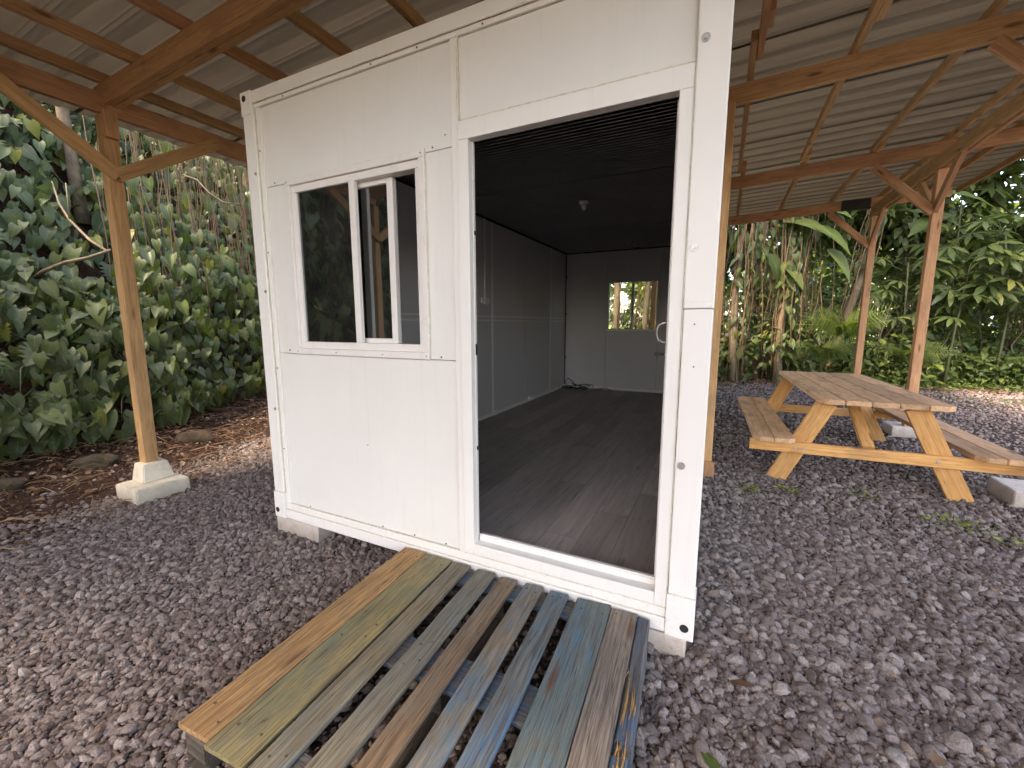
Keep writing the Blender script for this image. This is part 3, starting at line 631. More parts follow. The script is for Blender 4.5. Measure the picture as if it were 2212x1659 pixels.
# ribbed ceiling panels
for (a, b_) in ((0.092, 1.85), (1.854, 3.62), (3.624, 5.24)):
    bm = bmesh.new(); pr = []; y_ = a
    while y_ < b_-0.03: pr += [(y_, 0.0), (y_+0.02, 0.0), (y_+0.024, 0.004), (y_+0.038, 0.004), (y_+0.042, 0.0)]; y_ += 0.0425
    pr.append((b_, 0.0)); A = [[bm.verts.new((X, p, 2.358+q)) for p, q in pr] for X in (0.10, 2.342)]; fs = []
    for i in range(len(pr)-1): fs.append(bm.faces.new((A[0][i], A[0][i+1], A[1][i+1], A[1][i])))
    bmesh.ops.solidify(bm, geom=fs, thickness=0.002); mobj("ceiling_panel", bm_mesh(bm), None, cab, M_ceil)
part("roof_deck", 0.062, 2.383, 0.092, D_-0.092, 2.385, 2.47, M_white)
bm = bmesh.new(); bm_disc(bm, (1.24, 2.44, 2.356), (0,0,-1), 0.045, 0.025, 16); bm_tube(bm, [(1.24,2.44,2.331), (1.24,2.44,2.30), (1.24,2.44,2.27)], [0.018, 0.026, 0.012], 10)
mobj("ceiling_lamp", bm_mesh(bm), None, cab, M_intrim, True)
# black cable tangle in the far corner
bm = bmesh.new(); P_ = []
for i in range(140):
    t = i/139; a = t*26; P_.append((0.36+0.17*math.sin(a*0.93)+0.10*math.sin(a*0.31), 5.05+0.10*math.cos(a*1.1)+0.03*math.sin(a*2.3), FZ+0.010+0.020*abs(math.sin(a*1.7))+0.07*max(0, math.sin(a*0.37))**4))
bm_tube(bm, P_, 0.006, 5); bm_tube(bm, [(0.18,5.16,FZ+0.01),(0.16,5.12,FZ+0.12),(0.22,5.08,FZ+0.18),(0.32,5.06,FZ+0.12),(0.38,5.04,FZ+0.02),(0.55,5.06,FZ+0.03),(0.64,5.05,FZ+0.10),(0.68,5.05,FZ+0.02),(0.86,5.08,FZ+0.05),(0.98,5.06,FZ+0.008)], 0.006, 5)
tag(mobj("cable_coil", bm_mesh(bm), None, None, M_black, True), "tangled black cable lying on the floor in the far left corner inside the cabin", "cable")
bm = bmesh.new(); bm_tube(bm, [(1.30,4.6,2.354),(1.27,4.62,2.30),(1.30,4.66,2.26),(1.38,4.7,2.27)], 0.004, 5); mobj("ceiling_wire", bm_mesh(bm), None, cab, M_black, True)
# support blocks under the cabin
def block(x0, x1, y0, y1, label, z1=-0.004, tilt=0.0):
    bm = bmesh.new(); bm_box(bm, -(x1-x0)/2, (x1-x0)/2, -(y1-y0)/2, (y1-y0)/2, -0.075, 0.075, 0.006)
    for v_ in bm.verts: v_.co += Vector(mnoise.noise_vector(v_.co*9))*0.004
    o = mobj("concrete_block", bm_mesh(bm), T((x0+x1)/2, (y0+y1)/2, z1-0.075) @ Euler((0, 0, tilt)).to_matrix().to_4x4(), None, M_conc2)
    tag(o, label, "block", "concrete blocks carrying the cabin corners")
block(-0.005, 0.375, 0.0, 0.20, "grey concrete block under the left front corner of the cabin", -0.006)
block(2.13, 2.435, -0.004, 0.20, "rough concrete block under the right front corner of the cabin", -0.008)
block(0.0, 0.38, D_-0.22, D_-0.02, "concrete block under the left rear corner of the cabin"); block(2.08, 2.45, D_-0.22, D_-0.02, "concrete block under the right rear corner of the cabin")

# ------------------------------------------------------------------ pallet ramp
def paintwood(name, base, dark, paints, pamt, green=0.0):
    m, n, l, b = newmat(name)
    v = coords(n, l, (1.0, 14, 14)); g1 = noise(n, l, v, 2.6, 5, 0.6, 1.8)
    v2 = coords(n, l, (2.5, 75, 75)); g2 = noise(n, l, v2, 2.2, 3, 0.65)
    c = ramp(n, l, g1, [(0.30, dark), (0.66, base)])
    c = mixc(n, l, mth(n, l, 'MULTIPLY', ramp(n, l, g2, [(0.45,(0,0,0)),(0.62,(1,1,1))]), 0.5), c, tuple(x*0.35 for x in dark))
    vp = coords(n, l, (1.0, 2.2, 2.2))
    for i, (pc, sc_, lo) in enumerate(paints):
        q = noise(n, l, vp, sc_, 7, 0.62, 0.4+i)
        mk = ramp(n, l, q, [(lo, (0,0,0)), (lo+0.13, (1,1,1))])
        brk = ramp(n, l, g2, [(0.38,(1,1,1)),(0.60,(0.35,0.35,0.35))])
        wr = ramp(n, l, noise(n, l, coords(n, l, (5, 16, 16)), 2.0, 6, 0.7), [(0.40,(0.25,0.25,0.25)),(0.58,(1,1,1))])
        c = mixc(n, l, mth(n, l, 'MULTIPLY', mth(n, l, 'MULTIPLY', mth(n, l, 'MULTIPLY', mk, brk), wr), pamt), c, pc)
    v3 = coords(n, l, (0.9, 42, 42)); g3 = noise(n, l, v3, 1.5, 2, 0.5, 0.3)
    ck = ramp(n, l, g3, [(0.480,(0,0,0)),(0.50,(1,1,1)),(0.520,(0,0,0))]); c = mixc(n, l, mth(n, l, 'MULTIPLY', ck, 0.75), c, (0.05,0.035,0.025))
    dd = ramp(n, l, noise(n, l, coords(n, l, (4, 9, 9)), 3.0, 8, 0.75), [(0.50,(0,0,0)),(0.66,(1,1,1))]); c = mixc(n, l, mth(n, l, 'MULTIPLY', dd, 0.45), c, (0.16,0.125,0.09))
    # knots
    vk = coords(n, l, (1.5, 7, 7)); vo = n.new("ShaderNodeTexVoronoi"); vo.inputs["Scale"].default_value = 1.0; l.new(vk, vo.inputs["Vector"])
    kn = ramp(n, l, vo.outputs["Distance"], [(0.05, (1,1,1)), (0.12, (0,0,0))]); c = mixc(n, l, mth(n, l, 'MULTIPLY', kn, 0.75), c, (0.12,0.05,0.025))
    l.new(c, b.inputs["Base Color"]); b.inputs["Roughness"].default_value = 0.75; b.inputs["Specular IOR Level"].default_value = 0.25
    bump(n, l, b, mth(n, l, 'ADD', mth(n, l, 'MULTIPLY', g2, 1.2), g1), 0.55, 0.006); return m
BLUE, TEAL, GRN, YEL, GRY, TAN = (0.045,0.15,0.27), (0.085,0.165,0.18), (0.17,0.19,0.08), (0.36,0.29,0.11), (0.26,0.25,0.22), (0.42,0.27,0.13)
pm = [paintwood("deck_raw", (0.54,0.34,0.15), (0.33,0.17,0.07), [((0.55,0.40,0.20), 1.2, 0.55)], 0.6),
      paintwood("deck_mossy", (0.42,0.33,0.15), (0.24,0.18,0.08), [(TEAL, 1.5, 0.50), (YEL, 2.0, 0.50), (GRN, 1.2, 0.5)], 0.75),
      paintwood("deck_olive", (0.32,0.26,0.15), (0.18,0.14,0.08), [((0.18,0.22,0.22), 1.6, 0.48), (YEL, 2.4, 0.60)], 0.7),
      paintwood("deck_greyblue", (0.28,0.25,0.18), (0.16,0.14,0.10), [((0.14,0.19,0.19), 1.3, 0.42), (TEAL, 2.4, 0.56)], 0.75),
      paintwood("deck_brownblue", (0.33,0.22,0.13), (0.17,0.11,0.065), [((0.17,0.21,0.19), 1.3, 0.44), (TEAL, 2.0, 0.58)], 0.7),
      paintwood("deck_blue_worn", (0.34,0.26,0.17), (0.19,0.15,0.10), [((0.10,0.20,0.24), 1.1, 0.42), (BLUE, 1.5, 0.50)], 0.85),
      paintwood("deck_blue", (0.24,0.22,0.18), (0.12,0.12,0.10), [((0.08,0.19,0.26), 1.0, 0.38), (BLUE, 1.7, 0.47)], 0.85),
      paintwood("deck_teal", (0.22,0.23,0.20), (0.12,0.14,0.13), [(TEAL, 1.0, 0.36), ((0.06,0.20,0.32), 1.6, 0.50), (GRN, 1.5, 0.62)], 0.85),
      paintwood("deck_grey", (0.34,0.28,0.22), (0.16,0.125,0.10), [((0.17,0.21,0.21), 1.6, 0.55)], 0.6)]
M_bluewood = paintwood("pallet_blue_frame", (0.20,0.17,0.13), (0.07,0.07,0.07), [((0.025,0.12,0.24), 1.2, 0.34)], 0.9)
M_dkwood = paintwood("pallet_dark_block", (0.13,0.11,0.085), (0.05,0.045,0.04), [((0.07,0.11,0.08), 1.6, 0.50)], 0.6)
pal = empty("wooden_pallet", (1.68, -0.54, G), "weathered wooden pallet with faded blue paint lying as a step at the cabin doorway", "pallet")
ROTP = math.atan2(0.055, 1.0)
def pp(x, y, z):   # pallet coords: x across from left edge at container end, y away from the cabin
    return (1.063 + x*math.cos(ROTP*0.45) + (-y)*-math.sin(ROTP), -0.012 - y, z)
bds = [(0.000,0.137),(0.139,0.296),(0.308,0.402),(0.447,0.542),(0.570,0.656),(0.697,0.783),(0.815,0.900),(0.940,1.084),(1.086,1.190)]
PL = 1.072
for i, (a, b_) in enumerate(bds):
    xc = (a+b_)/2; jl = random.uniform(-.006,.006); dz = random.uniform(-.0015,.0015)
    o = plank("deck_board", pp(xc, 0.0+jl, 0.041+dz), pp(xc, PL+random.uniform(-.01,.008), 0.041+dz), (b_-a)-0.001, 0.018, pm[i], pal, side=(1,0,0), seg=14, rough=0.0022, warp=0.0015, bev=0.003)
    bm = bmesh.new()
    for yy_ in (0.05, 0.49, 0.59, 1.00):
        for xo in ((-0.3, 0.3) if b_-a > 0.1 else (-0.18, 0.22)):
            q = pp(xc+xo*(b_-a)+random.uniform(-.006,.006), yy_+random.uniform(-.022,.022), 0.0498+dz)
            bm_disc(bm, q, (0.0,0,1), random.uniform(.0035,.0052), 0.0011, 8)
    tag(mobj("nail_heads", bm_mesh(bm), None, o, M_screw), None, None, None, "stuff")
for y0, y1 in ((0.015, 0.115), (0.475, 0.62), (0.955, 1.06)):
    plank("cross_board", pp(-0.002, (y0+y1)/2, 0.0215), pp(1.215, (y0+y1)/2, 0.0215), y1-y0, 0.018, M_bluewood, pal, seg=6, rough=0.002)
    for xb in (0.0, 0.545, 1.125):
        plank("block", pp(xb, (y0+y1)/2, -0.034), pp(xb+0.095, (y0+y1)/2, -0.034), y1-y0+0.0, 0.090, M_dkwood if xb < 1 else M_bluewood, pal, bev=0.012 if xb == 0 else 0.005)
for xb in (0.0, 0.545, 1.125): plank("base_board", pp(xb+0.048, 0.0, -0.089), pp(xb+0.048, PL, -0.089), 0.095, 0.018, M_dkwood, pal, side=(1,0,0))
plank("side_rail", pp(1.216, 0.01, 0.006), pp(1.218, 0.55, 0.004), 0.048, 0.084, M_bluewood, pal, side=(1,0,0), seg=12, rough=0.006, bev=0.006)
plank("side_rail", pp(1.214, 0.60, 0.004), pp(1.216, PL, 0.002), 0.046, 0.084, M_bluewood, pal, side=(1,0,0), seg=12, rough=0.006, bev=0.006)
M_raw = wood("fresh_splinter", (0.72,0.44,0.17), (0.52,0.27,0.09), dirt=0.1, bumpk=0.6)
bm = bmesh.new()
for i in range(34):
    y0 = random.uniform(0.28, 0.95); L_ = random.uniform(0.05, 0.22); xo = 1.205+random.uniform(-.012,.026); z0 = 0.044+random.uniform(-.012,.006)
    bm_tube(bm, [pp(xo, y0, z0), pp(xo+0.004, y0+L_*.5, z0+0.006), pp(xo+random.uniform(-.004,.004), y0+L_, z0+random.uniform(-.004,.01))], [0.0008, random.uniform(.002,.004), 0.0006], 4)
tag(mobj("splinters", bm_mesh(bm), None, pal, M_raw), None, None, None, 'stuff')

# ------------------------------------------------------------------ picnic table
tab = empty("picnic_table", (3.6, 3.4, G), "weathered wooden picnic table with two attached benches on the gravel", "table")
TA = R(2.2); TO = Vector((3.20, 2.37, 0)); ct, st = math.cos(TA), math.sin(TA)
def tp3(x, y, z): return (TO.x + x*ct - y*st*0.35, TO.y + x*st + y*ct, z)
TL, TZ = 2.22, 0.601
bw_ = 0.1605
def tboard(name, x0, x1, ya, yb, z, mat, th=0.038, chamL=False, chamR=False, seg=4):
    bm = bmesh.new(); c_ = 0.05
    pts_ = [(x0 + (c_ if chamL else 0), ya), (x1-(c_ if chamR else 0), ya)]
    if chamR: pts_ += [(x1, ya+c_), (x1, yb-c_)]
    pts_ += [(x1-(c_ if chamR else 0), yb), (x0+(c_ if chamL else 0), yb)]
    if chamL: pts_ += [(x0, yb-c_), (x0, ya+c_)]
    if not chamR: pass
    cx, cy = (x0+x1)/2, (ya+yb)/2
    lo = [bm.verts.new((b1-cy, -(a1-cx), -th/2)) for a1, b1 in pts_]; hi = [bm.verts.new((b1-cy, -(a1-cx), th/2)) for a1, b1 in pts_]
    k = len(pts_); bm.faces.new(lo[::-1]); bm.faces.new(hi)
    for i in range(k): bm.faces.new((lo[i], lo[(i+1)%k], hi[(i+1)%k], hi[i]))
    bmesh.ops.recalc_face_normals(bm, faces=bm.faces); bmesh.ops.bevel(bm, geom=list(bm.edges), offset=0.004, segments=2, affect='EDGES')
    mw = T(*tp3(cx, cy, z)) @ Matrix.Rotation(TA*0.7+math.pi/2, 4, 'Z')
    return mobj(name, bm_mesh(bm), mw, tab, mat)
for i in range(5):
    tboard("tabletop_board", i*(bw_+0.004), i*(bw_+0.004)+bw_, 0+random.uniform(-.004,.004), TL+random.uniform(-.006,.006), TZ+random.uniform(-.001,.001), M_tabletop, chamL=(i == 0), chamR=(i == 4))
for (bx0, side_) in ((-0.435, 0), (0.945, 1)):
    for i in range(2):
        tboard("bench_board", bx0+i*0.153, bx0+i*0.153+0.149, 0.0-0.02, 2.13, 0.262+random.uniform(-.001,.001), M_tabletop, chamL=(i == 0), chamR=(i == 1))
for yl, sgn in ((0.075, 1), (1.95, -1)):
    fy = yl
    plank("leg", tp3(-0.235, fy+0.042*sgn, -0.112), tp3(0.085, fy+0.042*sgn, 0.58), 0.038, 0.138, M_tableleg, tab, side=(0,1,0), seg=2)
    plank("leg", tp3(0.965, fy+0.042*sgn, -0.112), tp3(0.635, fy+0.042*sgn, 0.58), 0.038, 0.138, M_tableleg, tab, side=(0,1,0), seg=2)
    plank("cross_beam", tp3(-0.44, fy, 0.196), tp3(1.24, fy, 0.196), 0.038, 0.089, M_tableleg, tab, side=(0,1,0), seg=3)
    plank("top_cleat", tp3(0.03, fy+0.0, 0.536), tp3(0.80, fy+0.0, 0.536), 0.036, 0.085, M_tableleg, tab, side=(0,1,0)) if sgn < 0 else None
    for bx in (-0.11, -0.05, 0.78):
        bm = bmesh.new(); c0 = Vector(tp3(bx, fy-0.019*sgn, 0.196)); bm_disc(bm, c0, (0,-sgn,0), 0.011, 0.005, 12); mobj("carriage_bolt", bm_mesh(bm), None, tab, M_steel)
plank("centre_brace", tp3(0.38, 0.12, 0.235), tp3(0.355, 0.66, 0.575), 0.082, 0.038, M_tableleg, tab)

# ------------------------------------------------------------------ leaf templates
def tpl_join(parts):
    V_, F_, U_ = [], [], []
    for v_, f_q, u_q in parts:
        o = sum(len(a) for a in V_); V_.append(v_); F_ += [tuple(i+o for i in q) for q in f_q]; U_.append(u_q)
    return np.vstack(V_), F_, np.vstack(U_)
def tpl_leaf(prof, cols=4, fold=0.15, droop=0.25, twist=0.0):
    xs_ = np.linspace(-1, 1, cols+1); V_, U_, F_ = [], [], []
    for (y, w_, bk) in prof:
        for x in xs_:
            yy_ = y - bk*abs(x)**1.5
            V_.append((x*w_ + twist*y*y, yy_, fold*abs(x*w_) - droop*yy_*yy_)); U_.append((0.5+x/2, y))
    k = cols+1
    for i in range(len(prof)-1):
        for j in range(cols): F_.append((i*k+j, i*k+j+1, (i+1)*k+j+1, (i+1)*k+j))
    return np.array(V_, float), F_, np.array(U_, float)
HEART = [(0.0,.22,.18),(0.10,.31,.14),(0.28,.345,.05),(0.50,.28,0),(0.72,.165,0),(0.88,.07,0),(1.0,.006,0)]
LOBED = [(0.0,.30,.16),(0.10,.48,.06),(0.17,.24,-.03),(0.27,.50,-.06),(0.34,.22,-.04),(0.44,.45,-.10),(0.52,.19,-.06),(0.62,.34,-.12),(0.70,.14,-.04),(0.82,.16,-.04),(1.0,.006,0)]
LANCE = [(0.0,.015,0),(0.18,.14,0),(0.42,.19,0),(0.72,.12,0),(1.0,.005,0)]
PADDLE = [(0.0,.02,0),(0.10,.16,0),(0.3,.24,0),(0.55,.23,0),(0.8,.13,0),(1.0,.005,0)]
OVAL = [(0.0,.03,0),(0.25,.30,0),(0.6,.28,0),(1.0,.01,0)]
def rot_tpl(t, ang, s=1.0, off=(0,0,0), tilt=0.0):
    v_ = t[0]*s; c, s_ = math.cos(tilt), math.sin(tilt)
    v_ = np.stack([v_[:,0], v_[:,1]*c - v_[:,2]*s_, v_[:,1]*s_ + v_[:,2]*c], 1)
    c, s_ = math.cos(ang), math.sin(ang)
    v_ = np.stack([v_[:,0]*c - v_[:,1]*s_, v_[:,0]*s_ + v_[:,1]*c, v_[:,2]], 1) + np.array(off)
    return v_, t[1], t[2]
def palmate(n=8, cols=2):
    L = tpl_leaf([(0.05,.02,0),(0.35,.10,0),(0.65,.13,0),(0.88,.07,0),(1.0,.005,0)], cols, 0.3, 0.35)
    return tpl_join([rot_tpl(L, (i-(n-1)/2)*(5.3/n), 0.62*(1-0.10*abs(i-(n-1)/2)), (0,0,0)) for i in range(n)])
def frond(n=20, L=1.0):
    P_ = []; pin = tpl_leaf([(0,.04,0),(.3,.07,0),(1,.005,0)], 2, 0.1, 0.25)
    for i in range(n):
        t = 0.08+0.9*i/n; z = 0.30*t-0.62*t*t; ln = 0.30*math.sin(math.pi*min(1, 0.2+t*0.82))**0.8+0.02
        for s_ in (-1, 1): P_.append(rot_tpl(pin, s_*-(math.pi/2-0.35), ln, (0, t*0.95, z)))
    P_.append((np.array([(-.006,0,0),(.006,0,0),(.005,.5,-0.01),(-.005,.5,-0.01),(.002,.95,-.32),(-.002,.95,-.32)]), [(0,1,2,3),(3,2,4,5)], np.full((6,2),0.5)))
    return tpl_join(P_)
def compound(n=5):
    L = tpl_leaf(LANCE, 2, 0.2, 0.3); P_ = [rot_tpl(L, 0, 0.45, (0,.75,0))]
    for i in range(n):
        for s_ in (-1,1): P_.append(rot_tpl(L, s_*-1.05, 0.40, (0, 0.1+0.13*i, 0)))
    return tpl_join(P_)
TP = {'heart': [tpl_leaf(HEART, 4, f, d, tw) for f, d, tw in ((.35,.30,.0),(.15,.6,.10),(.55,.15,-.08),(.05,.45,.05))],
      'lobed': [tpl_leaf(LOBED, 4, f, d, tw) for f, d, tw in ((.2,.3,.03),(.1,.5,-.05))],
      'heartlo': [tpl_leaf(HEART[::2]+[HEART[-1]] if len(HEART)%2==0 else HEART[::2], 2, f, d) for f, d in ((.25,.3),(.1,.5))],
      'lance': [tpl_leaf(LANCE, 2, .25, d) for d in (.2,.5)], 'oval': [tpl_leaf(OVAL, 2, .2, d) for d in (.15,.4)],
      'paddle': [tpl_leaf(PADDLE, 4, f, d) for f, d in ((.3,.35),(.15,.6))], 'palm': [palmate(8), palmate(7)], 'frond': [frond()], 'comp': [compound(), compound(4)]}
def basis(d, nrm):
    d = d/np.linalg.norm(d, axis=-1, keepdims=True); x = np.cross(d, nrm); x /= np.maximum(np.linalg.norm(x, axis=-1, keepdims=True), 1e-6)
    z = np.cross(x, d); return x, d, z
def foliage(name, parent, kinds, P_, D_, N_, S_, mat, kind='stuff', label=None, cat=None):
    P_, D_, N_, S_ = map(np.asarray, (P_, D_, N_, S_)); X, Y, Z = basis(D_, N_); vs, fs_idx, loops, uvs = [], [], [], []; base = 0; tot = []
    tps = [t for k in kinds for t in TP[k]]; pick = rng.integers(0, len(tps), len(P_))
    for ti, t in enumerate(tps):
        m_ = pick == ti; n_ = int(m_.sum())
        if not n_: continue
        tv = t[0]; k = len(tv)
        W = P_[m_][:,None,:] + S_[m_][:,None,None]*(tv[None,:,0:1]*X[m_][:,None,:] + tv[None,:,1:2]*Y[m_][:,None,:] + tv[None,:,2:3]*Z[m_][:,None,:])
        vs.append(W.reshape(-1,3)); F_ = np.array(t[1]); 
        idx = (F_[None,:,:] + (np.arange(n_)*k)[:,None,None] + base).reshape(-1, 4); loops.append(idx)
        uvs.append(np.tile(t[2][F_.reshape(-1)], (n_,1))); base += n_*k
    V_ = np.vstack(vs).astype(np.float32); L_ = np.vstack(loops).astype(np.int32); U_ = np.vstack(uvs).astype(np.float32)
    me = bpy.data.meshes.new(name); me.vertices.add(len(V_)); me.vertices.foreach_set("co", V_.ravel())
    me.loops.add(L_.size); me.loops.foreach_set("vertex_index", L_.ravel()); me.polygons.add(len(L_))
    me.polygons.foreach_set("loop_start", np.arange(0, L_.size, 4, dtype=np.int32)); me.polygons.foreach_set("loop_total", np.full(len(L_), 4, dtype=np.int32))
    me.polygons.foreach_set("use_smooth", np.ones(len(L_), dtype=bool))
    uv = me.uv_layers.new(name="UVMap"); uv.data.foreach_set("uv", U_.ravel()); me.update(calc_edges=True)
    o = mobj(name, me, None, parent, mat); tag(o, label, cat, None, kind); return o
LM = {}
def leafmesh(kind, i, mat):
    key = (kind, i, mat.name)
    if key not in LM:
        t = TP[kind][i]; me = bpy.data.meshes.new("leaf_"+kind); me.from_pydata([tuple(v_) for v_ in t[0]], [], t[1])
        uv = me.uv_layers.new(name="UVMap")
        for p in me.polygons:
            p.use_smooth = True
            for li, vi in zip(p.loop_indices, p.vertices): uv.data[li].uv = t[2][vi]
        me.materials.append(mat); LM[key] = me
    return LM[key]
def leafobj(kind, p, d, nrm, s, parent, mat, name="leaf"):
    x, y, z = basis(np.array(d, float), np.array(nrm, float))
    mw = Matrix(((x[0]*s,y[0]*s,z[0]*s,p[0]),(x[1]*s,y[1]*s,z[1]*s,p[1]),(x[2]*s,y[2]*s,z[2]*s,p[2]),(0,0,0,1)))
    return mobj(name, leafmesh(kind, random.randrange(len(TP[kind])), mat), mw, parent)
def split_leaves(parent, items, nobj, lo=('heartlo',), mats=None):
    """items: (kind, p, d, n, s, mat). The ones that show largest become objects, the rest one stuff part"""
    def vis(it):
        u, v_, z = view_uv(it[1]); 
        return (it[4]/z) if (z > 0.3 and abs(u) < 1.25 and abs(v_) < .95) else 0
    items = sorted(items, key=lambda t: -vis(t)); big = items[:nobj]; rest = items[nobj:]
    for it in big: leafobj(*it[:5], parent, it[5])
    for m_ in {it[5].name for it in rest}:
        q = [it for it in rest if it[5].name == m_]
        foliage("foliage", parent, lo, [i[1] for i in q], [i[2] for i in q], [i[3] for i in q], [i[4] for i in q], bpy.data.materials[m_])
def rv(s=1.0): return np.array([random.gauss(0, s), random.gauss(0, s), random.gauss(0, s)])
def tree(loc, h, r0, label, crown, leafn, leafs, mat, bark, group=None, lean=(0,0), kinds=('oval',), limbs=5, ctr=None, nclump=40, vines=False):
    t = empty("tree", loc, label, "tree", group); bm = bmesh.new(); L = Vector(loc); pts_ = []; nseg = 8
    for i in range(nseg+1):
        q = i/nseg; pts_.append(L + Vector((lean[0]*q + 0.10*math.sin(q*5+loc[0]), lean[1]*q + 0.1*math.cos(q*4+loc[1]), -0.15+h*q)))
    bm_tube(bm, pts_, [r0*(1.25 if i == 0 else 1)*(1-0.5*i/nseg) for i in range(nseg+1)], 9)
    top = pts_[-1]; C0 = Vector(ctr) if ctr else top
    for i in range(limbs):
        a = pts_[5+i % 3]; a2 = i*2.4+loc[0]; e = C0 + Vector((math.cos(a2)*crown[0]*.6, math.sin(a2)*crown[1]*.6, random.uniform(-.2,.5)*crown[2]))
        md_ = a.lerp(e, .5) + Vector((0,0,0.25)); bm_tube(bm, [a, md_, e], [r0*.4, r0*.25, r0*.08], 6)
    mobj("trunk", bm_mesh(bm), None, t, bark, True)
    P_, D_, N_, S_ = [], [], [], []
    for c in range(nclump):
        v_ = rv(); v_ /= np.linalg.norm(v_); rad = random.uniform(.35, 1.0); cc = np.array(C0) + v_*rad*np.array(crown)
        cs = random.uniform(.18,.34)*min(crown)
        for k in range(leafn//nclump):
            q = rv(cs*.6); P_.append(cc+q); d = q/ (np.linalg.norm(q)+1e-6) + v_*.5 + np.array([0,0,-.35]) + rv(.4); D_.append(d); N_.append(np.array([0,0,1.0])+rv(.5)); S_.append(leafs*random.uniform(.6,1.3))
    o = foliage("crown", t, kinds, P_, D_, N_, S_, mat, kind=None); return t

CAMV = np.array(CAM)
def bank_pt(y, d, out=0.15):
    """point on the left bank at distance d behind its foot, with outward normal"""
    x = bankx(y)-d; h = height(x, y); e = 0.08
    n_ = np.array([-(height(x+e,y)-height(x-e,y))/(2*e), -(height(x,y+e)-height(x,y-e))/(2*e), 1.0]); n_ /= np.linalg.norm(n_)
    return np.array([x, y, h]) + n_*out, n_
def bank_leaf(y, d, s, mat, kinds, out):
    p, n_ = bank_pt(y, d, out); out_h = np.array([0.85, -0.45, 0.0])
    D_ = out_h*random.uniform(.1,.6) + np.array([0,0,-1.0])*random.uniform(.5,1.2) + rv(.33)
    N_ = out_h*random.uniform(.6,1.2) + np.array([0,0,1.0])*random.uniform(.2,1.3) + rv(.42)
    return (random.choice(kinds), p, D_, N_, s, mat)
# philodendron spread over the bank, as plants one can tell apart
def philo(y0, y1, d0, d1, n_, label, sz, big=300, mats=(M_leafd, M_leafd, M_leafm), hang=0.0):
    yc = (y0+y1)/2; b0, _ = bank_pt(yc, d0, 0); t = empty("philodendron", tuple(b0), label, "plant", "philodendrons on the left bank")
    it = []
    for i in range(n_):
        y_ = random.uniform(y0, y1) ; d_ = d0 + (d1-d0)*random.random()
        cl = mnoise.noise(Vector((y_*1.7, d_*2.1, yc)))
        if cl < -0.28 and random.random() < .8: continue
        it.append(bank_leaf(y_, d_, random.uniform(.6,1.25)*sz*(1.35 if random.random() < .08 else 1), random.choice(mats), ('heart','heart','heart','heart','heart','lobed'), 0.06+0.34*random.random()+0.15*max(0,cl)))
    split_leaves(t, it, big, ('heart',))
    bm = bmesh.new()
    for i in range(38):
        y_ = random.uniform(y0, y1); d_ = random.uniform(d0, d1); p, _ = bank_pt(y_, d_, .05); q, _ = bank_pt(y_+random.uniform(-.5,.5), max(d0-.15, d_-random.uniform(.1,.7)), .25)
        m_ = (p+q)/2 + np.array([.12,-.08,random.uniform(-.05,.18)]); bm_tube(bm, [p, m_, q], [.008,.006,.004], 4)
    tag(mobj("stems", bm_mesh(bm), None, t, M_stem, True), None, None, None, 'stuff')
philo(-2.2, -0.1, 0.05, 1.15, 950, "dark heart-leaved philodendron covering the bank foot left of the orange post", 0.165)
philo(-0.2, 1.9, 0.05, 1.15, 1000, "leafy philodendron on the bank behind the orange post", 0.16)
philo(1.8, 5.4, 0.05, 1.3, 1100, "low philodendron between the orange post and the cabin corner", 0.16, mats=(M_leafd, M_leafm, M_leafm))
philo(-2.4, 2.0, 1.1, 3.8, 4200, "dark shaded climbing philodendron high on the bank at the left edge", 0.175, big=220, mats=(M_leafd,))
philo(1.2, 7.4, 1.2, 3.8, 3000, "sparse philodendron among hanging roots under the eave", 0.165, big=240, mats=(M_leafm, M_leafd, M_leafm))
t = empty("philodendron", tuple(bank_pt(3, 1.0, .1)[0]), "bright philodendron leaves hanging in front of the curtain of roots", "plant", "philodendrons on the left bank")
for i in range(420):
    y_ = random.uniform(0.7, 6.8); d_ = random.uniform(.7, 3.4); k_, p, D_, N_, s_, m_ = bank_leaf(y_, d_, random.uniform(.10,.23), random.choice((M_leafm, M_leafm, M_leafl, M_leafd)), ('heart','heart','lobed'), .50+.75*random.random())
    leafobj(k_, p, np.array([.35,-.2,-1.1])+rv(.25), np.array([1.,-.6,.35])+rv(.25), s_, t, m_)
philo(-7.0, -2.3, 0.05, 3.4, 3600, "philodendron covering the bank beside and behind the photographer", 0.20, big=0, mats=(M_leafm, M_leafd))
P_, D_, N_, S_ = [], [], [], []
for i in range(2600):
    y_ = random.uniform(0.8, 7.2); d_ = random.uniform(.6, 3.6); k_, p, D__, N__, s_, m_ = bank_leaf(y_, d_, random.uniform(.09,.21), M_leafm, ('heart',), .35+.5*random.random())
    if mnoise.noise(Vector((y_*1.9, d_*1.5, 4))) < -.12: continue
    P_.append(p); D_.append(np.array([.35,-.2,-1.1])+rv(.3)); N_.append(np.array([1.,-.6,.35])+rv(.3)); S_.append(s_)
foliage("foliage", t, ('heart',), P_, D_, N_, S_, M_leafm)
